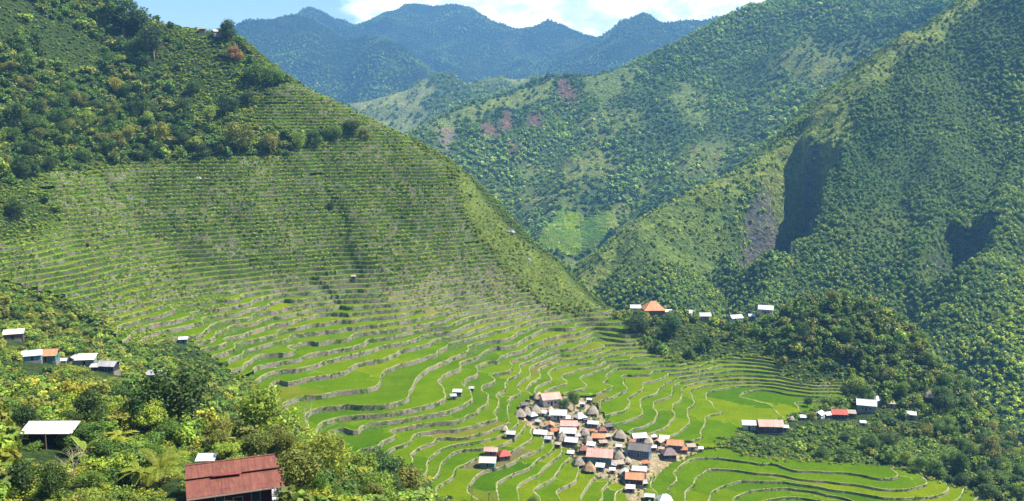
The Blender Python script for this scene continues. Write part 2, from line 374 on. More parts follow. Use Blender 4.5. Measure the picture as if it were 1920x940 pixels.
N.T = N.S + np.clip(N.slope, 0.1, 0.38) * (fbm(N.X, N.Y, 34, 2, 3) * 8.5 + fbm(N.X, N.Y, 11, 2, 4) * 2.4)
def blur(A, k):
    for ax in (0, 1):
        p = np.pad(A, [(k, k) if a == ax else (0, 0) for a in (0, 1)], mode='edge'); c = np.cumsum(p, ax)
        A = (np.take(c, range(2 * k, p.shape[ax]), ax) - np.take(c, range(0, A.shape[ax]), ax)) / (2 * k)
    return A
terr_in = inpoly(N.X, N.Y, TERR); vil_in = inpoly(N.X, N.Y, VILLAGE)
use = terr_in & ~vil_in
lvz = [-170.0]
while lvz[-1] < 60:
    z = lvz[-1]; lvz.append(float(z + 2.05 - 0.15 * sstep(np.array(z), -95, -60) - 1.0 * sstep(-np.array(z), 124, 131) - 0.28 * sstep(-np.array(z), 138, 141)))
lvz = np.array(lvz); lvk = np.arange(len(lvz), dtype=float)
N.K = np.interp(N.T, lvz, lvk) + fbm(N.X, N.Y, 17, 2, 8) * np.clip(1 + 2.2 * vnoise(N.X / 55, N.Y / 55, 15), .15, 2) * (0.55 + 0.7 * sstep(-N.S, 85, 115)) * sstep(N.slope, 0.02, 0.30)
# plots laid out at different times: whole stretches of levels sit a little higher or lower than their neighbours
pu = (N.X * 0.55 + N.Y * 0.83) / 38 + fbm(N.X, N.Y, 60, 2, 9) * 0.8; pc = np.floor(pu); pf = pu - pc
po = lambda c: hash2(c, np.floor(N.S / 22), 77) - 0.5
N.K += (po(pc) + (po(pc + 1) - po(pc)) * sstep(pf, 0.90, 1.0)) * (1.3 - 0.6 * sstep(-N.S, 85, 115)) * sstep(N.slope, 0.05, 0.35) * sstep(N.slope, 0.02, 0.30)
# smooth ground sheet: rough outside the terraces, buried under them
soft = blur(use.astype(float), 3)
N.H = np.where(True, N.S + (fbm(N.X, N.Y, 45, 4, 5) * 5 + fbm(N.X, N.Y, 9, 2, 6) * 0.8) * (1 - blur(terr_in.astype(float), 6)), 0)
N.H = N.H * (1 - soft) + (N.T - 1.5) * soft
wild = np.array([0.030, 0.055, 0.015]); grass = np.array([0.11, 0.155, 0.035]); dirt = np.array([0.30, 0.25, 0.17]); scrub = np.array([0.07, 0.12, 0.02])
cov = np.broadcast_to(wild, N.X.shape + (3,)).copy()
def paint(A, mask, col, k=3):
    mk = blur(mask.astype(float), k)[..., None]; A[:] = A * (1 - mk) + np.array(col) * mk
paint(cov, terr_in, scrub); paint(cov, inpoly(N.X, N.Y, GRASSY), grass, 2); paint(cov, vil_in, dirt, 2)
g_me = poly_mesh('ground', N.verts(), grid_faces(N.nx, N.ny), True)
pattr(g_me, 'cover', cov.reshape(-1, 3), 'FLOAT_COLOR')
link('ground', g_me, M_GROUND, kind='structure')

def build_terraces():
    q = grid_faces(N.nx, N.ny)
    cx = N.X.ravel()[q].mean(1); cy = N.Y.ravel()[q].mean(1)
    keep = use.ravel()[q].any(1)
    cz = N.S.ravel()[q].mean(1); u, v, f = project(cx, cy, cz)
    keep &= (u > -120) & (u < 2040) & (v < 1010) & (f > 0)
    q = q[keep]
    tri = np.concatenate([q[:, [0, 1, 2]], q[:, [0, 2, 3]]])
    x = N.X.ravel()[tri]; y = N.Y.ravel()[tri]; k = N.K.ravel()[tri] + 1e-5
    o = np.argsort(k, 1); r = np.arange(len(tri))[:, None]
    x, y, k = x[r, o], y[r, o], k[r, o]
    # gradient of k over each triangle
    ax, ay = x[:, 1] - x[:, 0], y[:, 1] - y[:, 0]; bx, by = x[:, 2] - x[:, 0], y[:, 2] - y[:, 0]
    det = ax * by - ay * bx
    ka, kb = k[:, 1] - k[:, 0], k[:, 2] - k[:, 0]
    GX = (ka * by - kb * ay) / det; GY = (kb * ax - ka * bx) / det; GM = np.hypot(GX, GY) + 1e-6
    P2 = np.stack([x, y], -1)
    def on_ac(L):
        t = np.clip((L - k[:, 0]) / (k[:, 2] - k[:, 0] + 1e-9), 0, 1)[:, None]; return P2[:, 0] * (1 - t) + P2[:, 2] * t
    def on_abc(L):
        t1 = np.clip((L - k[:, 0]) / (k[:, 1] - k[:, 0] + 1e-9), 0, 1)[:, None]; t2 = np.clip((L - k[:, 1]) / (k[:, 2] - k[:, 1] + 1e-9), 0, 1)[:, None]
        return np.where((L <= k[:, 1])[:, None], P2[:, 0] * (1 - t1) + P2[:, 1] * t1, P2[:, 1] * (1 - t2) + P2[:, 2] * t2)
    k0 = np.floor(k[:, 0]); span = int((np.floor(k[:, 2]) - k0).max()) + 1
    zof = lambda kk: np.interp(kk + 0.5, lvk, lvz)
    BV, BL, BE, BS = [], [], [], []; WV, WK = [], []
    for j in range(span):
        kb_ = k0 + j; act = kb_ < k[:, 2]
        lo = np.maximum(kb_, k[:, 0]); hi = np.minimum(kb_ + 1, k[:, 2])
        a0, b0 = on_ac(lo), on_abc(lo); a1, b1 = on_ac(hi), on_abc(hi); mid = np.clip(k[:, 1], lo, hi); bm = on_abc(mid)
        zz = zof(kb_)
        for tr, kk in (((a0, b0, bm), (lo, lo, mid)), ((a0, bm, a1), (lo, mid, hi)), ((bm, b1, a1), (mid, hi, hi))):
            ar = (tr[1][:, 0] - tr[0][:, 0]) * (tr[2][:, 1] - tr[0][:, 1]) - (tr[1][:, 1] - tr[0][:, 1]) * (tr[2][:, 0] - tr[0][:, 0])
            ok = act & (np.abs(ar) > 1e-5); flip = ar[ok] < 0
            T = np.stack([np.c_[p, zz][ok] for p in tr], 1); E = np.stack([((q_ - kb_) / GM)[ok] for q_ in kk], 1)
            T[flip] = T[flip][:, ::-1]; E[flip] = E[flip][:, ::-1]
            BV.append(T); BE.append(E); BL.append(kb_[ok]); BS.append((GM * 1.6)[ok])
        ok = act & (kb_ + 1 <= k[:, 2])
        A, B = a1[ok], b1[ok]; g = np.c_[GX, GY][ok] / GM[ok][:, None]
        ln = np.hypot(*(A - B).T)
        d = B - A; out = (d[:, 0] * -g[:, 1] - d[:, 1] * -g[:, 0]) < 0          # wind every wall to face downhill
        A2 = np.where(out[:, None], A, B); B2 = np.where(out[:, None], B, A)
        zl, zh = zof(kb_[ok]), zof(kb_[ok] + 1)
        sh = g * -0.22
        lip = 0.24 + 0.16 * vnoise(A2[:, 0] / 5, A2[:, 1] / 5, 14); lip2 = 0.24 + 0.16 * vnoise(B2[:, 0] / 5, B2[:, 1] / 5, 14); cw = g * 0.34; ct = g * 0.62
        W = np.stack([np.c_[A2 + sh, zl - 0.05], np.c_[B2 + sh, zl - 0.05], np.c_[B2, zh + lip2], np.c_[A2, zh + lip]], 1)
        C1 = np.stack([np.c_[A2, zh + lip], np.c_[B2, zh + lip2], np.c_[B2 + cw, zh + lip2 * .9], np.c_[A2 + cw, zh + lip * .9]], 1)
        C2 = np.stack([np.c_[A2 + cw, zh + lip * .9], np.c_[B2 + cw, zh + lip2 * .9], np.c_[B2 + ct, zh - .03], np.c_[A2 + ct, zh - .03]], 1)
        k_ = ln > 0.02; WV.append(np.stack([W[k_], C1[k_], C2[k_]], 1)); WK.append(kb_[ok][k_])
    BV = np.concatenate(BV); BE = np.concatenate(BE); BL = np.concatenate(BL); BS = np.concatenate(BS)
    me = poly_mesh('rice_field', BV.reshape(-1, 3), np.arange(len(BV) * 3).reshape(-1, 3))
    pattr(me, 'edge', BE.ravel()); pattr(me, 'level', np.repeat(BL, 3)); pattr(me, 'steep', np.repeat(BS, 3))
    link('rice_field', me, M_PADDY, kind='structure')
    # earth banks where the terraces end
    e = np.sort(np.concatenate([q[:, [0, 1]], q[:, [1, 2]], q[:, [2, 3]], q[:, [3, 0]]]), 1); ue, cnt = np.unique(e, axis=0, return_counts=True); ue = ue[cnt == 1]
    X_, Y_, K_, H_ = (A.ravel()[ue] for A in (N.X, N.Y, N.K, N.H)); zt = zof(np.floor(K_.mean(1)))[:, None] + np.array([[.05, .05]]); zb_ = np.minimum(H_ - 2, zt - 1)
    SK = np.stack([np.c_[X_[:, 0], Y_[:, 0], zb_[:, 0]], np.c_[X_[:, 1], Y_[:, 1], zb_[:, 1]], np.c_[X_[:, 1], Y_[:, 1], zt[:, 1]], np.c_[X_[:, 0], Y_[:, 0], zt[:, 0]]], 1)
    me = poly_mesh('ground', SK.reshape(-1, 3), np.arange(len(SK) * 4).reshape(-1, 4)); pattr(me, 'cover', np.tile(scrub, (len(SK) * 4, 1)), 'FLOAT_COLOR'); link('ground', me, M_GROUND, kind='structure')
    WV = np.concatenate(WV); WK = np.concatenate(WK)
    WA = WV; WV = WV[:, 0]
    n_wall = 0
    for kk in np.unique(WK):
        W = WV[WK == kk]; W3 = WA[WK == kk]
        # every unbroken run of stones is a wall of its own
        ends = np.round(np.concatenate([W[:, 3, :2], W[:, 2, :2]]) * 50).astype(np.int64); _, inv = np.unique(ends, axis=0, return_inverse=True); inv = inv.ravel()
        n = len(W); lab_ = np.arange(inv.max() + 1)
        for _ in range(4000):
            a, b = lab_[inv[:n]], lab_[inv[n:]]; m_ = np.minimum(a, b); new = lab_.copy(); np.minimum.at(new, inv[:n], m_); np.minimum.at(new, inv[n:], m_); new = new[new]
            if (new == lab_).all(): break
            lab_ = new
        comp = lab_[inv[:n]]
        for c in np.unique(comp):
            Wc = W[comp == c]
            if np.hypot(*(Wc[:, 2, :2] - Wc[:, 3, :2]).T).sum() < 14: continue
            zm = Wc[0, 0, 2]
            me = poly_mesh('terrace_wall', W3[comp == c].reshape(-1, 3), np.arange(len(Wc) * 12).reshape(-1, 4))
            pattr(me, 'height', np.tile([0, 0, .96, .96] + [1.3] * 8, len(Wc)))
            if zm > -78: lab, grp = 'grey stone retaining wall along a narrow terrace of the steep hillside', 'terrace walls of the steep hillside'
            elif zm > -118: lab, grp = 'curving stone retaining wall edging a green paddy on the middle slope', 'terrace walls of the middle slope'
            else: lab, grp = 'winding stone retaining wall between the broad paddies level with the village', 'terrace walls around the village'
            link('terrace_wall', me, M_WALL, label=lab, category='terrace wall', group=grp, kind='thing'); n_wall += 1
    print('WALLS', n_wall)
    return WV
WALLS = build_terraces()

# ------------------------------------------------------------------ the mountains as meshes, with their land cover
def mountain(G, m, forest, meadow, thr, scars=(), seed=0, rock=None):
    cov = np.broadcast_to(np.array(forest), G.X.shape + (3,)).copy()
    mead = sstep(fbm(G.X, G.Y, 160, 4, 70 + seed) + thr, -0.10, 0.38)
    G.mead = mead
    cov = cov * (1 - mead[..., None]) + np.array(meadow) * mead[..., None]
    G.bare = np.zeros(G.X.shape)
    if rock is not None:
        gy_, gx_ = np.gradient(G.H, G.d); st = sstep(np.hypot(gx_, gy_), 2.7, 3.8)[..., None]; cov = cov * (1 - st) + np.array(rock) * st
        G.bare = st[..., 0] * .8
    if G is M1:      # grass on the crests
        nl = fbm(G.X, G.Y, 40, 3, 88) * 16; wx1, wy1 = fbm(G.X, G.Y, 90, 3, 11) * 16, fbm(G.X, G.Y, 90, 3, 12) * 16
        gr = np.maximum(1 - sstep(near_line(G.X + wx1, G.Y + wy1, L1[0][0][2:12]) + nl, 14, 30), 1 - sstep(near_line(G.X + wx1, G.Y + wy1, L1[1][0]) + nl, 5, 14))
        G.mead = np.maximum(G.mead, gr); cov = cov * (1 - gr[..., None]) + np.array((0.17, 0.22, 0.05)) * gr[..., None]
    for poly, col in scars:
        mk = inpoly(G.X + fbm(G.X, G.Y, 30, 2, 80) * 20, G.Y + fbm(G.X, G.Y, 30, 2, 81) * 20, poly)
        paint(cov, mk, col, 1); G.bare = np.maximum(G.bare, blur(mk.astype(float), 1))
    me = poly_mesh('mountain', G.verts(), grid_faces(G.nx, G.ny), True)
    pattr(me, 'cover', cov.reshape(-1, 3), 'FLOAT_COLOR')
    link('mountain', me, m, kind='structure')
def near_line(X, Y, line):
    D = np.full(X.shape, 1e9)
    for a, b in zip(line[:-1], line[1:]):
        d = b[:2] - a[:2]; t = np.clip(((X - a[0]) * d[0] + (Y - a[1]) * d[1]) / (d ** 2).sum(), 0, 1)
        D = np.minimum(D, np.hypot(X - a[0] - t * d[0], Y - a[1] - t * d[1]))
    return D
def PG(G, u, v, D0, D1):
    r = ray(u, v); D = np.arange(D0, D1, 3.0); x = r[0] / r[1] * D; z = r[2] / r[1] * D
    g = z - G.at(x, D); k = np.argmax(g < 0) if (g < 0).any() else int(np.argmin(g))
    return np.array([x[k], D[k], G.at(x[k], D[k])])
def plan_on(G, D0, D1, *pix): return [tuple(PG(G, u, v, D0, D1)[:2]) for u, v in pix]
brown = (0.15, 0.095, 0.085); pale = (0.24, 0.25, 0.12); meadow = (0.15, 0.19, 0.05)
S2 = [(plan_on(M2, 1150, 2300, *p), c) for p, c in [
    (((1040,145),(1075,148),(1082,170),(1078,195),(1065,197),(1050,172)), brown), (((990,200),(1002,197),(1025,235),(1018,243),(998,228)), brown),
    (((955,212),(970,205),(968,228),(945,248),(930,240)), brown), (((905,232),(925,228),(945,248),(930,262),(903,262)), brown), (((948,275),(960,268),(982,278),(978,292),(955,292)), brown),
    (((820,240),(850,235),(868,262),(850,290),(825,275)), (0.20, 0.17, 0.14)), (((975,295),(1005,300),(1015,330),(995,342)), (0.17, 0.22, 0.06)),
    (((780,225),(860,205),(990,165),(1040,150),(1030,185),(960,200),(880,230),(840,240)), (0.16, 0.21, 0.06)),
    (((1100,130),(1200,122),(1200,165),(1120,190)), (0.13, 0.19, 0.05)), (((1270,140),(1330,170),(1340,220),(1300,240),(1275,190)), (0.14, 0.20, 0.06)),
    (((1020,410),(1090,400),(1150,402),(1140,440),(1080,450),(1030,450)), (0.09, 0.19, 0.03)) ]]
mountain(M2, M_MOUNT, (0.050, 0.095, 0.035), meadow, -0.20, S2, 2)
mountain(M3, M_MOUNT, (0.05, 0.09, 0.035), (0.22, 0.26, 0.10), 0.22, (), 3)
mountain(M4, M_FAR, (0.028, 0.050, 0.028), (0.10, 0.13, 0.05), -0.25, (), 4)
S1 = [(plan_on(M1, 560, 1350, *p), c) for p, c in [
    (((1180,425),(1350,345),(1480,278),(1560,195),(1700,66),(1715,80),(1590,210),(1560,240),(1480,300),(1380,365),(1300,420),(1180,470)), (0.15, 0.20, 0.045)),
    ]]
S1.append((plan_on(M1, 560, 1350, (1140,470),(1240,400),(1350,352),(1390,400),(1370,470),(1260,500),(1160,530)), (0.12, 0.18, 0.04)))
mountain(M1, M_MOUNT, (0.055, 0.100, 0.030), meadow, -0.26, S1, 1, rock=(0.115, 0.125, 0.11))
# ------------------------------------------------------------------ foliage
def m_leaf():
    m, t = mat('foliage')
    c = t.attr('leaf_col').outputs['Color']
    r = t.n('ShaderNodeObjectInfo').outputs['Random']
    c = t.mix(r, t.mix(1.0, c, (0.78, 0.86, 0.85), 'MULTIPLY'), t.mix(1.0, c, (1.2, 1.1, 1.05), 'MULTIPLY'))
    d = principled(t, c, 0.55, 0.25)
    tr = t.n('ShaderNodeBsdfTranslucent', i={0: t.mix(1.0, c, (1.5, 1.5, 0.6), 'MULTIPLY')}).outputs[0]
    mx = t.n('ShaderNodeMixShader', i={0: 0.28, 1: d, 2: tr}).outputs[0]
    finish(t, mx); return m
M_LEAF = m_leaf()
def m_plain(name, col, rough=0.8, var=0.3, scale=3.0):
    m, t = mat(name)
    pos = t.n('ShaderNodeTexCoord').outputs['Object']
    n = t.noise(pos, scale, 5, 0.65)
    c = t.mix(t.step(n, 0.3, 0.7), tuple(x * (1 - var) for x in col), tuple(min(1, x * (1 + var)) for x in col))
    finish(t, principled(t, c, rough, 0.2, bump(t, n, 0.5, 0.05))); return m
M_BARK = m_plain('bark', (0.16, 0.13, 0.09), 0.9, 0.4)
M_PALE_BARK = m_plain('pale_bark', (0.42, 0.36, 0.26), 0.9, 0.25)

def leaves(rg, c, dirs, r, leaf, flat=0.65, aspect=0.55):
    """rhombic leaf faces round points c, turned mostly outward"""
    n = len(c)
    nrm = dirs * flat + rg.normal(size=(n, 3)) * 0.45 + np.array([0, 0, 0.25]); nrm /= np.linalg.norm(nrm, axis=1)[:, None]
    a = np.cross(nrm, rg.normal(size=(n, 3))); a /= np.linalg.norm(a, axis=1)[:, None] + 1e-9; b = np.cross(nrm, a)
    s = (leaf * rg.uniform(0.6, 1.35, n))[:, None]
    return np.stack([c - a * s * 0.5, c + b * s * 0.5 * aspect - a * s * 0.05, c + a * s * 0.5, c - b * s * 0.5 * aspect - a * s * 0.05], 1)
def crown_proto(seed, n, leaf, clumps=9, zs=0.85, spread=0.62, cr=(0.30, 0.52), flat=0.65, aspect=0.6, up=0.15):
    """a crown of unit radius: uneven leaf clumps with gaps between; returns leaf quads and their relative colour"""
    rg = np.random.default_rng(seed)
    cd = rg.normal(size=(clumps, 3)); cd[:, 2] = cd[:, 2] * 0.8 + up; cd /= np.linalg.norm(cd, axis=1)[:, None]
    cc = cd * spread * rg.uniform(0.55, 1.1, clumps)[:, None]; cc[0] = (0, 0, 0.05)
    rr = rg.uniform(*cr, clumps); wgt = rr ** 2 / (rr ** 2).sum()
    k = rg.choice(clumps, n, p=wgt)
    d = rg.normal(size=(n, 3)); d /= np.linalg.norm(d, axis=1)[:, None]
    lump = 1 + 0.25 * np.sin(d[:, 0] * 5 + k) * np.cos(d[:, 1] * 4 + 2 * k)
    pos = cc[k] + d * (rr[k] * rg.uniform(0.5, 1.08, n) * lump)[:, None]
    Q = leaves(rg, pos, d, 1, leaf, flat, aspect); Q[:, :, 2] *= zs
    tone = rg.uniform(0.8, 1.22, clumps)[k] * rg.uniform(0.6, 1.42, n)
    col = np.stack([tone * rg.uniform(0.85, 1.2, n), tone, tone * rg.uniform(0.8, 1.1, n)], 1)
    return Q.reshape(-1, 3), np.repeat(col, 4, 0)
def merge(name, protos, pos, scl, tint, zsc=None, rg=None, **tags):
    """a mass of plants as one object"""
    rg = rg or np.random.default_rng(len(pos)); n = len(pos); which = rg.integers(0, len(protos), n); Vs, Cs = [], []
    ang = rg.uniform(0, 6.283, n); zsc = np.ones(n) if zsc is None else zsc
    for pi, (pv, pc) in enumerate(protos):
        s = np.nonzero(which == pi)[0]
        if len(s) == 0: continue
        ca, sa = np.cos(ang[s])[:, None], np.sin(ang[s])[:, None]; sc = scl[s][:, None]
        V = np.stack([(pv[None, :, 0] * ca - pv[None, :, 1] * sa) * sc, (pv[None, :, 0] * sa + pv[None, :, 1] * ca) * sc, pv[None, :, 2] * sc * zsc[s][:, None]], -1) + pos[s][:, None, :]
        Vs.append(V.reshape(-1, 3).astype(np.float32)); Cs.append((pc[None] * tint[s][:, None, :]).reshape(-1, 3).astype(np.float32))
    V = np.concatenate(Vs); me = poly_mesh(name, V, np.arange(len(V)).reshape(-1, 4))
    pattr(me, 'leaf_col', np.concatenate(Cs), 'FLOAT_COLOR')
    return link(name, me, M_LEAF, kind='stuff', **tags)
GREENS = {'dark': (0.022, 0.048, 0.014), 'deep': (0.030, 0.072, 0.016), 'mid': (0.050, 0.105, 0.020), 'olive': (0.075, 0.100, 0.025), 'light': (0.092, 0.165, 0.024),
          'lime': (0.115, 0.175, 0.022), 'yellow': (0.125, 0.15, 0.025), 'russet': (0.17, 0.085, 0.05), 'blue': (0.030, 0.075, 0.035)}
GREENS = {k: tuple(min(.28, x * 1.8 * q) for x, q in zip(v, (1.18, 1.0, .75))) for k, v in GREENS.items()}
def tints(rg, n, *names, w=None):
    pal = np.array([GREENS[k] for k in names]); i = rg.choice(len(pal), n, p=w); j = rg.choice(len(pal), n, p=w); f = rg.uniform(0, 0.5, n)[:, None]
    return (pal[i] * (1 - f) + pal[j] * f) * rg.uniform(0.8, 1.2, n)[:, None]
def sample(poly, spacing, rg, G=N):
    xs = [p[0] for p in poly]; ys = [p[1] for p in poly]
    X, Y = np.meshgrid(np.arange(min(xs), max(xs), spacing), np.arange(min(ys), max(ys), spacing))
    X = (X + rg.uniform(-.5, .5, X.shape) * spacing).ravel(); Y = (Y + rg.uniform(-.5, .5, Y.shape) * spacing).ravel()
    k = inpoly(X, Y, poly); return X[k], Y[k]

# ------------------------------------------------------------------ keep-clear zones round the buildings (filled by the buildings' table)
CLEAR = []      # (x, y, radius)
def away(x, y, extra=0.0):
    ok = np.ones(len(x), bool)
    for cx, cy, r in CLEAR: ok &= (x - cx) ** 2 + (y - cy) ** 2 > (r + extra) ** 2
    return ok
def unveil(x, y, z, r):
    """False for plants that would stand in front of a building the photo shows"""
    u, v, f = project(x, y, z); R_ = r * FPX / f; ok = np.ones(len(x), bool)
    for hu, hv, hw, hy in VIEW:
        ok &= ~((np.abs(u - hu) < hw * 0.5 + R_ * 0.8) & (v - R_ < hv + hw * 0.3) & (v + R_ > hv - hw * 0.35) & (y < hy))
    return ok
VIEW = []
# ------------------------------------------------------------------ buildings
class MB:
    def __init__(s): s.v = []; s.f = []
    def face(s, *p):
        b = len(s.v); s.v += [tuple(map(float, q)) for q in p]; s.f.append(tuple(range(b, b + len(p))))
    def hexa(s, b, t):
        """solid from four bottom and four top corners"""
        i = len(s.v); s.v += [tuple(map(float, q)) for q in (*b, *t)]
        s.f += [(i+3, i+2, i+1, i), (i+4, i+5, i+6, i+7)] + [(i+k, i+(k+1) % 4, i+4+(k+1) % 4, i+4+k) for k in range(4)]
    def box(s, x0, x1, y0, y1, z0, z1):
        s.hexa([(x0,y0,z0),(x1,y0,z0),(x1,y1,z0),(x0,y1,z0)], [(x0,y0,z1),(x1,y0,z1),(x1,y1,z1),(x0,y1,z1)])
    def slab(s, p0, p1, p2, p3, t):
        s.hexa([(x, y, z - t) for x, y, z in (p0, p1, p2, p3)], [p0, p1, p2, p3])
    def tube(s, pts, rad, n=6):
        b0 = len(s.v); pts = [Vector(p) for p in pts]
        for i, p in enumerate(pts):
            d = (pts[min(i+1, len(pts)-1)] - pts[max(i-1, 0)]).normalized(); a = d.orthogonal().normalized(); c = d.cross(a)
            for k in range(n):
                q = p + (a * math.cos(6.2832*k/n) + c * math.sin(6.2832*k/n)) * rad[i]; s.v.append(tuple(q))
        for i in range(len(pts)-1):
            for k in range(n): s.f.append((b0+i*n+k, b0+i*n+(k+1) % n, b0+(i+1)*n+(k+1) % n, b0+(i+1)*n+k))
        s.f.append(tuple(b0 + k for k in reversed(range(n)))); s.f.append(tuple(b0+(len(pts)-1)*n+k for k in range(n)))
    def build(s, name, m, parent=None, smooth=False, **tags):
        me = raw_mesh(name, np.array(s.v), np.concatenate([np.array(f) for f in s.f]), [len(f) for f in s.f], smooth)
        return link(name, me, m, parent, **tags)
_mc = {}
def m_tin(col, rust=0.3):
    key = ('tin', col, rust)
    if key in _mc: return _mc[key]
    m, t = mat('corrugated_sheet')
    pos = t.n('ShaderNodeTexCoord').outputs['Object']
    sh = t.n('ShaderNodeTexWhiteNoise', noise_dimensions='1D', i={'W': t.math('FLOOR', t.math('MULTIPLY', t.n('ShaderNodeSeparateXYZ', i={0: pos}).outputs[0], 1.2))}).outputs['Value']
    st = t.noise(t.vmath('MULTIPLY', pos, (3.2, 0.5, 0.5)), 1.0, 8, 0.75)
    c = t.mix(sh, tuple(x * 0.86 for x in col), tuple(min(0.85, x * 1.06) for x in col))
    c = t.mix(t.math('MULTIPLY', t.step(st, 0.64 - rust * 0.3, 0.86 - rust * 0.2), .75), c, t.mix(t.noise(pos, 3.0, 4), (0.16, 0.06, 0.03), (0.32, 0.16, 0.08)))
    c = t.mix(t.step(t.noise(pos, 0.9, 5, 0.7), 0.45, 0.75), c, t.mix(1.0, c, (0.66, 0.66, 0.68), 'MULTIPLY'))
    sx = t.n('ShaderNodeSeparateXYZ', i={0: pos}).outputs; seam = t.math('MAXIMUM', t.math('LESS_THAN', t.math('FRACT', t.math('MULTIPLY', sx[0], 1.2)), 0.05), t.math('LESS_THAN', t.math('FRACT', t.math('MULTIPLY', sx[1], 0.55)), 0.03))
    c = t.mix(seam, c, t.mix(1.0, c, (0.6, 0.58, 0.56), 'MULTIPLY'))
    wv = t.n('ShaderNodeTexWave', wave_type='BANDS', bands_direction='X', i={'Vector': pos, 'Scale': 5.0}).outputs['Fac']
    finish(t, principled(t, c, 0.62, 0.22, bump(t, wv, 0.35, 0.03))); _mc[key] = m; return m
def m_thatch(col=(0.20, 0.165, 0.125)):
    key = ('thatch', col)
    if key in _mc: return _mc[key]
    m, t = mat('thatch')
    pos = t.n('ShaderNodeTexCoord').outputs['Object']
    n = t.noise(t.vmath('MULTIPLY', pos, (3.5, 3.5, 0.5)), 2.0, 6, 0.75); n2 = t.noise(pos, 0.8, 4, 0.7)
    c = t.mix(n, tuple(x * 0.5 for x in col), tuple(x * 1.5 for x in col)); c = t.mix(t.step(n2, 0.5, 0.7), c, t.mix(1.0, c, (0.6, 0.62, 0.55), 'MULTIPLY'))
    finish(t, principled(t, c, 0.95, 0.05, bump(t, n, 1.0, 0.12))); _mc[key] = m; return m
def m_board(col):
    key = ('board', col)
    if key in _mc: return _mc[key]
    m, t = mat('painted_boards')
    pos = t.n('ShaderNodeTexCoord').outputs['Object']
    n = t.noise(t.vmath('MULTIPLY', pos, (4, 4, 0.6)), 1.2, 5, 0.7)
    bx = t.math('FRACT', t.math('MULTIPLY', t.vmath('DOT_PRODUCT', pos, (1, 1, 0)), 3.3))
    c = t.mix(n, tuple(x * 0.6 for x in col), tuple(min(0.85, x * 1.25) for x in col)); c = t.mix(t.math('LESS_THAN', bx, 0.08), c, t.mix(1.0, c, (0.4, 0.4, 0.4), 'MULTIPLY'))
    finish(t, principled(t, c, 0.8, 0.2)); _mc[key] = m; return m
M_OPEN = m_plain('dark_opening', (0.02, 0.02, 0.022), 0.6, 0.3)
M_FRAME = m_plain('window_trim', (0.42, 0.40, 0.36), 0.7, 0.2)
M_WOOD = m_plain('weathered_wood', (0.13, 0.10, 0.075), 0.9, 0.4)
def opening(root, name, x0, x1, z0, z1, y, frame=True, m=None):
    """a door or window on the front wall"""
    b = MB(); b.box(x0, x1, y - 0.03, y + 0.05, z0, z1); o = b.build(name, m or M_OPEN, root)
    if frame:
        b = MB(); w = 0.09
        for a in ((x0 - w, x0, z0, z1 + w), (x1, x1 + w, z0, z1 + w), (x0, x1, z1, z1 + w)): b.box(a[0], a[1], y - 0.06, y + 0.04, a[2], a[3])
        if name == 'window': b.box(x0, x1, y - 0.06, y + 0.04, z0 - w, z0)
        b.build('frame', M_FRAME, o)
    return o
def side_opening(root, name, y0, y1, z0, z1, x, s):
    b = MB(); b.box(min(x, x + s * 0.05), max(x, x + s * 0.05), y0, y1, z0, z1); return b.build(name, M_OPEN, root)
def thing(name, label, cat, loc, yaw=0.0, group=None):
    o = bpy.data.objects.new(name, None); COL.objects.link(o); o.location = loc; o.rotation_euler = (0, 0, R(yaw)); o.empty_display_size = 0.5
    o['label'] = label; o['category'] = cat
    if group: o['group'] = group
    return o
def gable_house(root, L, W, H, rh, roof, wall, ov=0.55, base=0.5, hip=0.0, rnd=random):
    """two-sided tin roof, walls with gable ends, door, windows"""
    b = MB(); b.box(-L/2 - .15, L/2 + .15, -W/2 - .15, W/2 + .15, -1.6, base); b.build('plinth', M_WALL_STONE, root)
    b = MB(); z0, z1 = base, base + H
    b.box(-L/2, L/2, -W/2, W/2, z0, z1)
    if not hip:
        for x in (-L/2, L/2):
            a, c, d = (x, -W/2, z1), (x, W/2, z1), (x, 0, z1 + rh)
            b.face(a, c, d) if x > 0 else b.face(c, a, d)
    b.build('wall', wall, root)
    e = W/2 + ov; k = rh / (W/2); ze = z1 - ov * k + 0.06; zr = z1 + rh + 0.08; xr = L/2 + ov; xt = xr - hip
    b = MB()
    b.slab((-xr, -e, ze), (xr, -e, ze), (xt, 0, zr), (-xt, 0, zr), 0.07); b.slab((xr, e, ze), (-xr, e, ze), (-xt, 0, zr), (xt, 0, zr), 0.07)
    if hip:
        b.slab((xr, -e, ze), (xr, e, ze), (xt, 0.02, zr), (xt, -0.02, zr), 0.07); b.slab((-xr, e, ze), (-xr, -e, ze), (-xt, -0.02, zr), (-xt, 0.02, zr), 0.07)
    ro = b.build('roof', roof, root)
    b = MB(); b.tube([(-xt, 0, zr + .01), (xt, 0, zr + .01)], [0.11, 0.11], 6); b.build('ridge_cap', roof, ro)
    nwin = max(1, int(L / 3.2)); y = -W/2
    opening(root, 'door', -L*0.08, -L*0.08 + 0.9, z0, z0 + min(1.95, H - .15), y)
    for i in range(nwin):
        x = L * (-0.36 + 0.62 * (i + 0.5) / nwin) + (0.7 if abs(L * (-0.36 + 0.62 * (i + .5) / nwin)) < 0.9 else 0)
        x = min(x, L/2 - 1.0)
        if abs(x - (-L*0.08 + .45)) > 1.0: opening(root, 'window', x - .4, x + .4, z0 + 0.9, z0 + min(1.8, H - .2), y)
    side_opening(root, 'window', -0.45, 0.45, z0 + 0.9, z0 + 1.75, L/2, 1)
    side_opening(root, 'window', -0.45, 0.45, z0 + 0.9, z0 + 1.75, -L/2, -1)
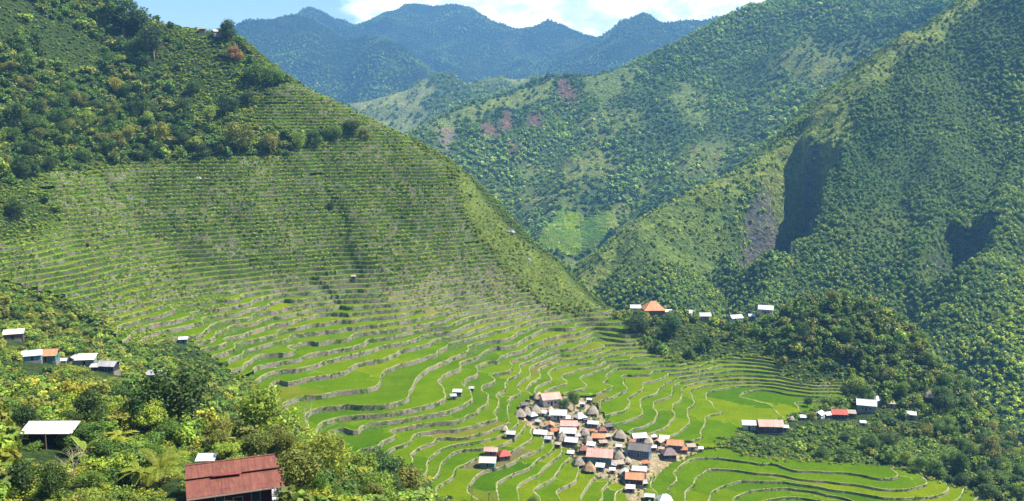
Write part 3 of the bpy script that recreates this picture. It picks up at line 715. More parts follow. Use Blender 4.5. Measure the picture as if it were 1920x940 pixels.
def shed(root, L, W, H, roof, wall, slope=0.22, base=0.3, ov=0.4, open_front=False):
    """one-sided lean-to roof falling towards the front, on walls and corner posts"""
    zf, zb = base + H, base + H + slope * W
    b = MB(); b.box(-L/2 - .1, L/2 + .1, -W/2 - .1, W/2 + .1, -1.4, base); b.build('plinth', M_WALL_STONE, root)
    b = MB()
    b.hexa([(-L/2,-W/2,base),(L/2,-W/2,base),(L/2,W/2,base),(-L/2,W/2,base)], [(-L/2,-W/2,zf-.05),(L/2,-W/2,zf-.05),(L/2,W/2,zb-.05),(-L/2,W/2,zb-.05)])
    b.build('wall', wall, root)
    b = MB(); b.slab((-L/2-ov,-W/2-ov,zf-ov*slope+.06),(L/2+ov,-W/2-ov,zf-ov*slope+.06),(L/2+ov,W/2+ov,zb+ov*slope+.06),(-L/2-ov,W/2+ov,zb+ov*slope+.06), .06); b.build('roof', roof, root)
    opening(root, 'door', -L*.1, -L*.1 + min(.9, L*.3), base, base + min(1.8, H - .2), -W/2, frame=False)
    for sx in (-1, 1):
        b = MB(); b.box(sx*(L/2+ov*.6)-.06, sx*(L/2+ov*.6)+.06, -W/2-ov*.7-.06, -W/2-ov*.7+.06, -1.0, zf - ov*slope - .03); b.build('post', M_WOOD, root)
def thatch_hut(root, S, rh, roof, wall, seed, stilt=1.3, tin_cap=False):
    """pyramid of thatch over a small boxed room on four posts"""
    rg = random.Random(seed); r = S * 0.30; fl = stilt; wz = fl + 1.05
    for sx in (-1, 1):
        for sy in (-1, 1):
            b = MB(); b.tube([(sx*r, sy*r, -1.2), (sx*r, sy*r, fl + .1)], [.16, .13], 7); b.build('post', M_WOOD, root)
    b = MB(); b.box(-r-.25, r+.25, -r-.25, r+.25, fl, fl + .16); b.build('floor_frame', M_WOOD, root)
    b = MB(); b.hexa([(-r,-r,fl+.16),(r,-r,fl+.16),(r,r,fl+.16),(-r,r,fl+.16)], [(-r*1.12,-r*1.12,wz),(r*1.12,-r*1.12,wz),(r*1.12,r*1.12,wz),(-r*1.12,r*1.12,wz)]); b.build('wall', wall, root)
    opening(root, 'door', -.35, .35, fl + .25, wz - .15, -r * 1.08, frame=False)
    b = MB(); n = 28; ring = []
    for lev, (q, z) in enumerate(((1.0, wz - .75), (.96, wz - .45), (.62, wz + rh * .36), (.30, wz + rh * .70), (.05, wz + rh))):
        row = []
        for k in range(n):
            a = 6.28318 * k / n + .785; cx, sy = math.cos(a), math.sin(a)
            sq = 1 / max(abs(cx), abs(sy)); rr = S / 2 * q * (0.55 * sq * .92 + 0.45) * (1 + rg.uniform(-.05, .05))
            row.append((cx * rr, sy * rr, z + rg.uniform(-.13, .13) * (1.4 if lev == 0 else .6)))
        ring.append(row)
    for A, B_ in zip(ring[:-1], ring[1:]):
        for k in range(n): b.face(A[k], A[(k+1) % n], B_[(k+1) % n], B_[k])
    b.face(*ring[-1]); b.face(*reversed(ring[0]))
    ro = b.build('roof', roof, root)
    b = MB(); b.tube([(0, 0, wz + rh - .25), (0, 0, wz + rh + .3)], [.2, .12], 7); b.build('ridge_cap', M_WOOD, ro)
M_WALL_STONE = m_plain('rubble_base', (0.19, 0.175, 0.15), 0.95, 0.35, 1.5)

TIN = {'white': (0.62, 0.63, 0.65), 'grey': (0.36, 0.36, 0.38), 'dark': (0.14, 0.13, 0.13), 'pink': (0.62, 0.32, 0.27), 'red': (0.42, 0.085, 0.06), 'rust': (0.38, 0.15, 0.07), 'orange': (0.60, 0.26, 0.13),
       'cream': (0.66, 0.60, 0.50), 'brown': (0.24, 0.10, 0.075), 'purple': (0.20, 0.14, 0.15), 'tan': (0.36, 0.29, 0.22)}
WAL = {'white': (0.66, 0.65, 0.62), 'blue': (0.07, 0.12, 0.24), 'teal': (0.07, 0.20, 0.21), 'dark': (0.045, 0.042, 0.045), 'wood': (0.15, 0.11, 0.08), 'grey': (0.26, 0.26, 0.27), 'red': (0.16, 0.03, 0.03),
       'sky': (0.08, 0.26, 0.45), 'pale': (0.42, 0.46, 0.52), 'green': (0.06, 0.17, 0.09)}
# kind: g gable, h hipped, s lean-to, t thatched; columns: kind, photo column, row, width px, roof, wall, turn, label
B = [
 ('g',858,742,17,'white','dark',-8,'white roofed dark hut alone among the paddies left of the village'),
 ('s',850,750,11,'grey','grey',10,'low grey lean-to touching the lone white roofed hut in the paddies'),
 ('s',884,732,8,'grey','dark',0,'tiny dark shed on a paddy bank right of the lone white roofed hut'),
 ('g',1031,750,38,'pink','white',18,'long house with salmon pink roof and whitish walls at the upper edge of the village'),
 ('t',1010,745,20,'tan','wood',0,'low thatched hut just behind the left end of the salmon roofed house'),
 ('s',984,762,13,'dark','dark',0,'dark little shed below left of the salmon roofed house'),
 ('t',975,778,22,'th','wood',0,'brown thatched hut at the far left edge of the village'),
 ('t',987,775,20,'th','wood',20,'thatched hut second from the left edge of the village'),
 ('t',1004,772,24,'th','wood',10,'tall peaked thatched hut in the left thatched cluster of the village'),
 ('h',999,784,15,'white','dark',30,'small whitish peaked roof in front of the left thatched cluster'),
 ('s',1018,778,12,'white','white',-10,'little white lean-to right of the left thatched cluster'),
 ('g',1047,780,32,'white','pale',-4,'long bluish white roofed house in the upper left of the village'),
 ('t',1032,772,16,'tan','wood',0,'tan thatched hut behind the long bluish white roofed house'),
 ('g',1031,801,17,'orange','pale',88,'narrow house with pale blue gable facing out and ochre roof side'),
 ('g',1067,800,32,'pink','pale',-2,'long pinkish white roofed house in the middle left of the village'),
 ('g',1065,813,30,'cream','dark',-3,'long cream roofed house directly in front of the pinkish white one'),
 ('g',1014,814,24,'white','grey',-12,'white roofed grey house at the lower left edge of the village'),
 ('s',1031,818,12,'tan','wood',0,'tan shed right of the white roofed grey house'),
 ('t',1054,823,22,'th','wood',15,'broad grey thatched hut in front of the long cream roofed house'),
 ('s',1027,829,12,'grey','blue',-10,'small dark blue walled shed on the lower left rim of the village'),
 ('g',1072,829,24,'white','dark',-14,'white roofed dark house near the lower left rim of the village'),
 ('g',958,823,17,'white','dark',-10,'white roofed hut with dark walls on the paddy edge left of the village'),
 ('t',947,813,12,'tan','wood',0,'small thatched hut behind the dark white roofed hut on the paddy edge'),
 ('g',921,851,25,'pink','wood',-8,'pink roofed house at the back of the small hamlet in the lower paddies'),
 ('g',915,869,30,'cream','teal',-6,'two tone roofed house with dark teal walls in the small hamlet in the lower paddies'),
 ('h',945,857,23,'red','wood',15,'red hip roofed house at the right of the small hamlet in the lower paddies'),
 ('g',1105,754,10,'white','dark',-10,'tiny white roofed hut at the top edge of the village behind the big round thatch'),
 ('g',1092,763,10,'white','grey',-10,'tiny white roofed hut left of the big round thatch'),
 ('t',1111,772,23,'th','wood',0,'big round grey thatched hut at the upper right of the village'),
 ('h',1087,785,20,'white','dark',35,'white pyramid roofed house near the trees in the upper village'),
 ('g',1112,797,20,'white','blue',-12,'white roofed blue walled house below the big round thatch'),
 ('h',1129,811,16,'brown','wood',10,'dark red brown roofed house in the right middle of the village'),
 ('s',1142,803,16,'dark','wood',20,'dark brown low shed above the dark red brown roof'),
 ('g',1122,822,24,'orange','red',-3,'cream and orange roofed house with a dark red wall in mid village'),
 ('t',1096,814,18,'th','wood',0,'grey thatched hut left of the cream and orange roofed house'),
 ('t',1102,828,17,'th','wood',25,'slim peaked thatched hut below left of the cream and orange roofed house'),
 ('t',1162,818,24,'th','wood',0,'dark brown thatched hut alone at the right of mid village'),
 ('h',1094,847,18,'brown','wood',5,'rusty dark red hip roofed hut above the lower thatched pair'),
 ('g',1125,856,50,'pink','teal',-8,'longest house of the village with pink rusty roof and teal wall'),
 ('t',1160,857,20,'th','wood',0,'thatched hut at the right end of the longest pink roofed house'),
 ('t',1085,866,22,'th','wood',10,'left one of the lower thatched pair at the bottom edge of the village'),
 ('t',1105,877,24,'br','wood',0,'tall brown thatched hut, right one of the lower thatched pair'),
 ('s',1125,878,15,'white','teal',-12,'white roofed teal shed right of the tall brown thatched hut'),
 ('g',1198,822,27,'white','blue',14,'white roofed blue house directly behind the large dark grey roof'),
 ('g',1200,846,42,'dark','blue',-14,'large house with dark grey roof and blue black walls beside the dirt yard'),
 ('t',1215,829,18,'tan','wood',0,'pale thatched hut right of the white roofed blue house'),
 ('g',1236,833,16,'pink','wood',60,'small house with pinkish gable in the right arm of the village'),
 ('s',1245,826,17,'cream','wood',-10,'cream roofed shed behind the orange roof in the right arm of the village'),
 ('g',1266,836,30,'orange','blue',-8,'orange roofed house with dark blue walls in the right arm of the village'),
 ('h',1254,853,26,'purple','dark',10,'purplish grey hip roofed house at the right side of the dirt yard'),
 ('s',1296,840,15,'tan','grey',10,'shabby grey shack at the right tip of the village'),
 ('s',1314,843,7,'white','grey',0,'tiny white shed beyond the shack at the right tip of the village'),
 ('g',1199,884,26,'white','wood',-8,'white roofed house at the back of the lowest village cluster'),
 ('g',1171,891,14,'white','pale',85,'narrow white gable at the left of the lowest village cluster'),
 ('g',1190,899,34,'orange','dark',-5,'tall house with rusty orange roof and black wall in the lowest village cluster'),
 ('s',1182,917,15,'white','wood',-5,'small white flat roofed lean-to in front of the tall rusty roofed house'),
 ('g',1218,931,18,'white','dark',-8,'white roofed dark hut at the bottom edge of the photo'),
 ('h',1246,941,26,'white','grey',10,'wide white hip roof cut by the bottom edge of the photo'),
 ('s',1160,873,18,'tan','wood',15,'tan roofed shed between the longest house and the dirt yard'),
 ('t',1176,866,14,'tan','wood',0,'small tan thatched hut left of the dirt yard'),
 ('s',1148,886,9,'white','grey',0,'tiny white shed below the tan roofed shed'),
 ('s',1160,842,9,'white','grey',-10,'little white roofed shed left of the large dark grey roof'),
 ('s',1131,833,14,'tan','wood',10,'pale tan shed between the cream orange house and the longest house'),
 ('s',1404,799,24,'white','white',0,'white lean-to roof left of the house with the rusty pink roof on the wooded bank'),
 ('g',1443,802,46,'pink','dark',4,'house with rusty pink roof and black front wall above the wooded bank'),
 ('s',1470,810,14,'white','grey',0,'small white lean-to at the right end of the rusty pink roofed house'),
 ('t',1484,794,10,'tan','wood',0,'little tan thatched hut right of the rusty pink roofed house'),
 ('s',1505,792,9,'white','grey',0,'tiny white shed between the two houses above the wooded bank'),
 ('g',1536,786,16,'white','white',60,'small white gable left of the red roofed house on the knoll'),
 ('g',1553,781,18,'white','dark',30,'dark hut with white roof touching the red roofed house on the knoll'),
 ('g',1572,779,27,'red','dark',4,'red roofed house with dark walls on the knoll'),
 ('s',1595,779,16,'tan','wood',0,'tan shack between the red and the white roofed house on the knoll'),
 ('g',1623,769,34,'white','grey',-6,'large white roofed grey house on the knoll'),
 ('h',1643,759,16,'white','pale',35,'white pyramid roof behind the large white roofed house on the knoll'),
 ('s',1670,765,12,'tan','grey',0,'pale little shed right of the white pyramid roof on the knoll'),
 ('s',1708,781,15,'white','grey',-6,'white roof alone among the bushes right of the knoll houses'),
 ('s',1618,795,9,'white','grey',0,'tiny white roof in the bushes below the large white roofed house'),
 ('t',1741,748,17,'th','wood',0,'grey thatched hut alone high among the bushes of the knoll'),
 ('h',1225,552,38,'orange','wood',8,'large orange brown roofed house on the saddle at the end of the spur'),
 ('s',1192,562,17,'white','white',0,'white shed left of the orange brown house on the saddle'),
 ('s',1253,560,14,'white','white',0,'white shed right of the orange brown house on the saddle'),
 ('g',1287,567,21,'white','white',-12,'pale cream house second right of the orange brown house on the saddle'),
 ('g',1322,584,18,'white','grey',5,'white roof half sunk in trees below the saddle'),
 ('g',1380,582,20,'white','white',20,'white peaked house in the trees along the saddle'),
 ('g',1436,573,24,'white','white',-10,'white house at the right end of the saddle'),
 ('s',1410,590,10,'white','grey',0,'tiny white roof between the two white houses on the saddle'),
 ('s',663,525,8,'tan','wood',0,'tiny tan shelter alone on the terraced hillside'),
 ('g',407,70,15,'cream','tan_',30,'tiny cream peaked house on the ridge of the left hill'),
 ('g',380,60,12,'tan','wood',0,'tiny brown roofed hut beside the cream house on the ridge'),
 ('s',27,633,36,'cream','wood',8,'pinkish white roof sunk in trees at the left edge of the photo'),
 ('g',90,668,40,'orange','teal',-4,'orange rusty roofed house with dark teal wall in the left hamlet'),
 ('g',63,687,34,'white','sky',8,'white roofed house with bright blue wall, leftmost of the left hamlet'),
 ('s',118,673,12,'white','grey',0,'little white roofed shed right of the orange roofed house'),
 ('g',137,670,18,'grey','pale',75,'grey white gable between the orange roof and the wide cream roof'),
 ('s',162,671,36,'cream','grey',-4,'wide cream flat roof in the left hamlet'),
 ('s',180,688,18,'cream','brown_',-8,'cream lean-to with brown wall below the wide cream roof'),
 ('g',205,692,36,'grey','dark',-20,'grey sheet roofed house at the right end of the left hamlet'),
 ('s',289,699,30,'grey','grey',-16,'grey sheet roof alone right of the left hamlet'),
 ('s',304,709,18,'grey','wood',-10,'ragged grey lean-to under the lone grey sheet roof'),
 ('s',344,642,15,'white','teal',0,'white roofed teal hut alone where the terraces begin'),
]
for i, (u_, v_) in enumerate(((1008,795),(1040,812),(1062,788),(1080,800),(1098,790),(1083,822),(1110,812),(1108,838),(1138,822),(1146,850),(1178,852),(1186,832),(1226,822),(1136,868),(1118,866),(1150,876),(1210,872),(1225,843),(1240,846),(1176,905),(1206,908),(1282,846),(1070,850),(1046,838))):
    B.append(('s', u_, v_, 9 + (i * 5) % 6, ('grey', 'rust', 'white', 'tan', 'dark')[i % 5], ('wood', 'grey', 'dark')[i % 3], (i * 37) % 50 - 25, 'small patched tin shed squeezed in between the village houses'))
WAL['tan_'] = (0.5, 0.42, 0.3); WAL['brown_'] = (0.12, 0.07, 0.055)
def place_buildings():
    for i, (k, u, v, w, rc, wc, yaw, lab) in enumerate(B):
        rg = random.Random(i * 7 + 3); p = P(u, v + w * 0.28); D = p[1] / CP if False else float(np.linalg.norm(p))
        S = w * D / FPX * (0.92 if u < 320 else 1.04)
        pin = lambda pl: inpoly(np.array([p[0]]), np.array([p[1]]), pl)[0]
        if pin(TERR) and not pin(VILLAGE): p[2] = float(np.interp(np.floor(N.at(p[0], p[1], N.K)) + .5, lvk, lvz)) - .1
        else: hs_ = [float(N.at(p[0] + dx * S * .4, p[1] + dy * S * .35)) for dx, dy in ((0, 0), (1, 1), (-1, 1), (1, -1), (-1, -1))]; p[2] = .5 * max(hs_) + .1 * sum(hs_) - .15
        if v < 600 and u > 1150: p[2] = max(p[2], float(N.at(p[0], p[1], N.S)) + 1.4); S *= 1.15
        yaw += math.degrees(math.atan2(-p[0], p[1])) * 0.5
        wall = m_board(WAL[wc]); cat = {'t': 'hut', 's': 'shed'}.get(k, 'house')
        name = {'t': 'thatched_hut', 's': 'lean_to_shed', 'g': 'gabled_house', 'h': 'hipped_house'}[k]
        root = thing(name, lab, cat, (p[0], p[1], p[2] + 0.2), yaw, 'tin sheds between the village houses' if lab.startswith('small patched') else None)
        CLEAR.append((p[0], p[1], S * 0.55)); VIEW.append((u, v, w, p[1]))
        if k == 't':
            thatch_hut(root, S * 1.02, S * rg.uniform(.44, .56), m_thatch({'th': (0.29, 0.25, 0.205), 'br': (0.33, 0.22, 0.13), 'tan': (0.42, 0.35, 0.26)}[rc]), wall, i, stilt=min(0.75, S * .12))
        elif k == 's':
            shed(root, S * .86, S * rg.uniform(.5, .62), max(1.3, min(2.3, S * .42)), m_tin(TIN[rc], rg.uniform(.15, .5)), wall, slope=rg.uniform(.18, .3))
        else:
            d = abs(math.sin(R(yaw))); L = S * .82; W = S * rg.uniform(.56, .64)
            if d > .7: L, W = S * .95, S * .75
            if k == 'h': W = S * .78; L = S * .80
            H = max(1.7, min(3.2, S * .33)); rh = W * (rg.uniform(.24, .32) if k == 'g' else .36)
            rust = {'pink': .5, 'orange': .75, 'rust': .8, 'cream': .3}.get(rc, rg.uniform(.1, .4))
            gable_house(root, L, W, H, rh, m_tin(TIN[rc], rust), wall, ov=min(.6, S * .09), hip=(L * .42 if k == 'h' else 0))
place_buildings()
# ------------------------------------------------------------------ the red-roofed house and the pale roofs in the near trees
def near_buildings():
    # big house with a rusty red roof, its eaves towards the camera
    p = P(425, 938); L, W, H = 9.9, 7.2, 3.2; yaw = 21.0
    root = thing('gabled_house', 'big near house with rusty dark red tin roof and maroon walls', 'house', p + np.array([0, 3.2, -1.7]), yaw)
    CLEAR.append((p[0], p[1] + 3.2, 5.6)); VIEW.append((424, 895, 175, p[1] + 3)); VIEW.append((440, 925, 130, p[1]))
    wall = m_board((0.13, 0.022, 0.026)); roof = m_tin((0.165, 0.054, 0.044), 0.72)
    b = MB(); b.box(-L/2 - .2, L/2 + .2, -W/2 - .2, W/2 + .2, -3.5, 0); b.build('plinth', M_WALL_STONE, root)
    b = MB(); b.box(-L/2, L/2 - .9, -W/2, W/2, 0, H)
    for x in (-L/2, L/2 - .9):
        q = [(x, -W/2, H), (x, W/2, H), (x, .6, H + 1.9)]; b.face(*(q if x > 0 else q[::-1]))
    b.build('wall', wall, root)
    zr, ye = H + 2.05, -W/2 - .8; ze = H - .10; ym = -W*.20; zm = ze + (zr - ze) * (ym - ye) / (.6 - ye)
    x0, x1 = -L/2 - .7, L/2 + .5
    b = MB()
    b.slab((x0, ym - .25, zm + .06), (x1, ym - .25, zm + .06), (x1 - .5, .6, zr), (x0 + .1, .6, zr), .06)           # upper sheets lap the lower ones
    b.slab((x0, ye, ze), (x1 + .3, ye, ze - .05), (x1 + .1, ym + .15, zm - .12), (x0, ym + .15, zm - .06), .06)
    b.slab((x1, W/2 + .7, H - .1), (x0, W/2 + .7, H - .1), (x0 + .1, .6, zr), (x1 - .5, .6, zr), .06)
    ro = b.build('roof', roof, root)
    b = MB(); b.slab((x0 + 3.0, ym - .55, zm + .10), (x0 + 6.4, ym - .62, zm + .02), (x0 + 6.4, ym - .2, zm + .22), (x0 + 3.0, ym - .2, zm + .16), .05); b.build('loose_sheet', m_tin((0.22, 0.05, 0.045), .3), ro)
    b = MB(); b.tube([(x0 + .1, .6, zr + .02), (x1 - .5, .6, zr + .02)], [.12, .12], 7); b.build('ridge_cap', roof, ro)
    b = MB(); b.box(x0, x1 + .3, ye - .05, ye + .02, ze - .24, ze - .08); b.build('fascia', m_board((0.45, 0.36, 0.30)), ro)
    for x in (-2.4, 1.7): opening(root, 'window', x, x + .95, 1.3, 2.55, -W/2, m=m_plain('window_glass', (0.05, .07, .08), .15, .2))
    opening(root, 'door', -.4, .6, .02, 2.1, -W/2)
    for y in (ye + .35, -.5):
        b = MB(); b.tube([(x1 - .15, y, -2.5), (x1 - .15, y, ze + (y - ye) * .33 - .1)], [.13, .12], 8); b.build('post', m_board((.62, .62, .58)), root)
    b = MB(); b.box(L/2 - .85, L/2 + .25, -W/2 + .2, W/2 - .4, .0, .12); b.build('balcony', m_board((.4, .42, .45)), root)
    # pale tank box behind the red roof
    q = P(374, 878) + np.array([0, 3.0, -1.5]); root = thing('lean_to_shed', 'small white roof peeping out behind the big red roof', 'shed', q, 6)
    shed(root, 2.4, 1.9, 1.6, m_tin(TIN['white'], .02), m_board(WAL['pale']), slope=.15, base=.2, ov=.2); CLEAR.append((q[0], q[1], 2.5)); VIEW.append((374, 862, 40, q[1]))
    # bleached roof over a dark open shed among the trees
    q = P(86, 850); root = thing('open_shed', 'long bleached white tin roof over a dark open shed in the trees', 'shed', q + np.array([0, 1.5, 0]), 4)
    CLEAR.append((q[0], q[1] + 1.5, 4.2)); VIEW.append((85, 826, 96, q[1]))
    b = MB(); b.slab((-3.6, -1.5, 2.9), (3.6, -1.5, 2.75), (3.7, 1.7, 3.55), (-3.5, 1.7, 3.7), .06); b.build('roof', m_tin((.58, .56, .52), .45), root)
    b = MB(); b.box(-3.5, 3.5, 1.2, 1.4, -1.5, 3.3); b.build('wall', m_board(WAL['dark']), root)
    for sx in (-3.5, 0, 3.5):
        b = MB(); b.tube([(sx, -1.5, -1.8), (sx, -1.5, 2.85)], [.11, .10], 7); b.build('post', M_WOOD, root)
    # pole frame beside the pinkish roof at the left edge
    q = P(12, 622); root = thing('pole_frame', 'bare pale pole frame above the pinkish roof at the left edge', 'pole frame', q, 0)
    for k, (a, c) in enumerate((((-2.2, 0, -.5), (.1, 0, 3.6)), ((2.2, 0, -.5), (-.1, 0, 3.6)), ((-.6, .2, -.5), (-.5, .2, 2.6)), ((-2.6, .1, 1.6), (1.6, .1, 2.3)))):
        b = MB(); b.tube([a, c], [.10, .08], 6); b.build('pole', M_PALE_BARK, root)
near_buildings()

# ------------------------------------------------------------------ single trees
def tree_parts(species, seed):
    """(trunk mesh, crown mesh) of a tree about 2.3 units tall with a crown of unit radius"""
    rg = random.Random(seed); b = MB()
    ht = {'round': 1.35, 'tall': 1.9, 'spread': 1.3, 'bush': 0.62, 'feather': 1.2}[species]
    pts = [(0, 0, -.25), (rg.uniform(-.04, .04), rg.uniform(-.04, .04), ht * .45), (rg.uniform(-.1, .1), rg.uniform(-.1, .1), ht * .85), (rg.uniform(-.1, .1), rg.uniform(-.1, .1), ht * 1.15)]
    b.tube(pts, [.085, .065, .045, .02], 7)
    for k in range(7):
        a = k * 2.4 + rg.uniform(-.4, .4); h0 = ht * rg.uniform(.45, .95); l = rg.uniform(.45, .8)
        b.tube([(0, 0, h0), (math.cos(a) * l * .5, math.sin(a) * l * .5, h0 + l * .22), (math.cos(a) * l, math.sin(a) * l, h0 + l * .5)], [.036, .024, .009], 5)
    me = raw_mesh('trunk', np.array(b.v), np.concatenate([np.array(f) for f in b.f]), [len(f) for f in b.f], True); me.materials.append(M_BARK)
    kw = {'round': dict(n=3200, leaf=.115, clumps=13), 'tall': dict(n=2800, leaf=.12, clumps=12, zs=1.25, spread=.6), 'spread': dict(n=2800, leaf=.12, clumps=16, zs=.62, spread=.72, cr=(.22, .38)),
          'bush': dict(n=2200, leaf=.14, clumps=10, zs=.72), 'feather': dict(n=4200, leaf=.16, clumps=12, zs=.95, aspect=.22, flat=.25)}[species]
    V, C = crown_proto(seed, up=.3, **kw); V = V + np.array([0, 0, ht])
    return me, V, C
def crown_mesh(V, C, tint):
    me = poly_mesh('crown', V, np.arange(len(V)).reshape(-1, 4)); pattr(me, 'leaf_col', C * np.array(tint), 'FLOAT_COLOR'); me.materials.append(M_LEAF); return me
SPEC = {}
for sp in ('round', 'tall', 'spread', 'bush', 'feather'):
    for v in range(3): SPEC[sp, v] = tree_parts(sp, 100 + 17 * v + len(sp))
PROTO = {}
def tree(name, label, cat, p, rad, sp, tone, group=None, yaw=None, rg=random):
    v = rg.randrange(3); key = (sp, v, tone)
    if key not in PROTO:
        tr, V, C = SPEC[sp, v]
        root = thing(name, label, cat, (0, 0, 0)); t = bpy.data.objects.new('trunk', tr); c = bpy.data.objects.new('crown', crown_mesh(V, C, GREENS[tone]))
        COL.objects.link(t); COL.objects.link(c); t.parent = root; c.parent = root; PROTO[key] = (root, t, c); new = root
    else:
        r0, t0, c0 = PROTO[key]; new = r0.copy(); new.name = name; COL.objects.link(new)
        for o in (t0, c0):
            q = o.copy(); COL.objects.link(q); q.parent = new
    new['label'] = label; new['category'] = cat
    if group: new['group'] = group
    elif 'group' in new: del new['group']
    new.location = p; s = rad * rg.uniform(.94, 1.06); new.scale = (s, s, s * rg.uniform(.9, 1.12)); new.rotation_euler = (0, 0, rg.uniform(0, 6.28) if yaw is None else yaw)
    return new
def palm(label, p, h, n=16, tone='light', fl=3.0, name='palm_tree', cat='palm', rg=random, droop=1.0, qs=(0, .5), wid=.03, wf=.26):
    root = thing(name, label, cat, p, rg.uniform(0, 360))
    b = MB(); b.tube([(0, 0, -.6), (.1, 0, h * .5), (.05, .1, h)], [.17, .12, .10], 8); b.build('trunk', M_BARK, root, True)
    V, C = [], []
    for k in range(n):
        a = 6.283 * k / n * 2.6 + rg.uniform(-.2, .2); el = rg.uniform(.15, 1.25); l = fl * rg.uniform(.8, 1.1); prev = np.array([0.05, .1, h]); d = np.array([math.cos(a) * math.cos(el), math.sin(a) * math.cos(el), math.sin(el)])
        for j in range(11):
            nxt = prev + d * l / 11; side = np.cross(d, (0, 0, 1)); side /= np.linalg.norm(side) + 1e-6; upv = np.cross(side, d)
            wl = l * wf * math.sin(.35 + 2.7 * j / 11)
            for s_ in (-1, 1):
                for q in qs:
                    base = prev + (nxt - prev) * q; tip = base + side * s_ * wl + d * wl * .55 - upv * wl * .28; wv = d * wid * fl / 3
                    V += [base - wv, base + wv, tip + wv * .3, tip - wv * .3]
            V += [prev - side * .03, prev + side * .03, nxt + side * .02, nxt - side * .02]
            prev = nxt; d = d + np.array([0, 0, -.135 * droop]); d /= np.linalg.norm(d)
    V = np.array(V); t = np.repeat(np.random.default_rng(n).uniform(.75, 1.25, len(V) // 4), 4)[:, None]
    me = poly_mesh('crown', V, np.arange(len(V)).reshape(-1, 4)); pattr(me, 'leaf_col', t * np.array(GREENS[tone]), 'FLOAT_COLOR'); link('crown', me, M_LEAF, root)
    return root
def bare_tree(label, p, h, seed, m=M_PALE_BARK):
    rg = random.Random(seed); root = thing('bare_tree', label, 'bare tree', p); b = MB(); br = MB()
    def grow(p0, d, l, r, dep, mb):
        pts = [p0]; 
        for i in range(4):
            d = (d + Vector((rg.uniform(-.22, .22), rg.uniform(-.22, .22), rg.uniform(-.08, .2)))).normalized(); pts.append(pts[-1] + d * l / 4)
        mb.tube([tuple(q) for q in pts], [r * (1 - .17 * i) for i in range(5)], 5)
        if dep:
            for i in range(4):
                a = Vector((rg.uniform(-1, 1), rg.uniform(-1, 1), rg.uniform(.1, .8))).normalized(); grow(pts[rg.choice((2, 3, 4))], (d * .7 + a).normalized(), l * .62, r * .5, dep - 1, br)
    grow(Vector((0, 0, -.4)), Vector((0, 0, 1)), h * .55, h * .022, 3, b)
    b.build('trunk', m, root, True); br.build('branches', m, root, True); return root

HILLF = plan((-200,520),(60,440),(110,400),(60,352),(100,322),(200,312),(290,302),(430,300),(545,297),(565,268),(625,266),(640,250),(560,250),(470,235),(468,192),(520,168),(548,158),(500,120),(430,75),(320,50),(190,10),(60,-60),(-80,-140),(-260,60),(-260,320))
OPEN_SLOPE = plan((330,50),(440,90),(520,150),(470,190),(470,235),(540,255),(500,270),(430,280),(370,240),(330,180),(290,110),(300,70))
LOWSCRUB = plan((-60,500),(0,470),(60,440),(110,400),(60,352),(0,365),(-60,380))
SCRUB2 = plan((0,525),(120,560),(200,600),(230,648),(360,640),(440,700),(500,752),(560,800),(640,845),(560,810),(430,720),(340,690),(200,640),(120,590),(0,560))
KNOLL = plan((1150,592),(1200,572),(1300,588),(1400,602),(1480,566),(1600,560),(1700,615),(1790,715),(1860,795),(1930,870),(1960,950),(1860,940),(1760,900),(1700,884),(1560,866),(1425,854),(1350,834),(1420,806),(1500,786),(1565,760),(1612,737),(1585,713),(1500,727),(1462,702),(1455,664),(1370,668),(1285,682),(1215,650),(1180,605))
BANK = plan((1215,640),(1285,682),(1370,668),(1455,664),(1440,640),(1350,610),(1250,610))
BUSHBANK = plan((1350,834),(1420,806),(1520,800),(1660,810),(1790,830),(1830,900),(1700,884),(1560,866),(1425,854))
SCRUBKN = plan((1462,702),(1500,727),(1585,713),(1612,737),(1650,720),(1570,680),(1480,672))
def plan_w(*pts_): return list(pts_)
NEARF = plan((-40,545),(120,565),(200,640),(340,690),(430,725),(500,775),(560,820),(640,855),(730,862),(800,884)) + [(-2, 200), (-6, 150), (-14, 112), (-30, 92), (-90, 88), (-150, 140), (-230, 260)]
rgF = random.Random(5); ra = np.random.default_rng(21)

# named trees that stand out
def nt(label, u, v, wpx, sp, tone, off=0.0, cat='tree', name='broadleaf_tree', lift=0.32):
    p = P(u, v + wpx * lift); rad = wpx / 2 * np.linalg.norm(p) / FPX
    CLEAR.append((p[0], p[1], rad * .35))
    ht = {'round': 1.35, 'tall': 1.9, 'spread': 1.3, 'bush': 0.62, 'feather': 1.2}[sp]
    tree(name, label, cat, (p[0], p[1], N.at(p[0], p[1]) - rad * .42), rad, sp, tone, rg=rgF)
nt('big round dark green tree in the middle of the near trees', 335, 765, 150, 'round', 'dark')
nt('second dark tree tucked under the left side of the big round dark tree', 292, 790, 80, 'round', 'deep')
nt('bright green leafy tree right of the big round dark tree', 500, 800, 120, 'round', 'light')
nt('feathery yellow green bamboo clump right of the red roofed house', 603, 870, 115, 'feather', 'lime', cat='bamboo', name='bamboo_clump')
nt('smaller feathery bamboo clump at the foot of the terraces', 660, 880, 70, 'feather', 'olive', cat='bamboo', name='bamboo_clump')
nt('dark leafy tree at the right end of the near trees', 715, 880, 90, 'round', 'deep')
nt('rounded green tree at the right tip of the near trees beside the paddies', 770, 900, 80, 'round', 'mid')
nt('reddish leaved tree near the top of the left hill', 441, 107, 34, 'round', 'russet')
nt('big dark spreading tree on the skyline of the left hill', 232, 36, 78, 'spread', 'deep')
nt('dark tree just right of the big skyline tree', 262, 48, 50, 'round', 'dark')
nt('dark round tree right of the cream house on the ridge', 428, 72, 36, 'round', 'dark')
nt('yellow green tree in the middle of the left forest', 218, 168, 30, 'round', 'yellow')
nt('tall dark tree standing out on the open slope of the left hill', 290, 102, 52, 'tall', 'dark')
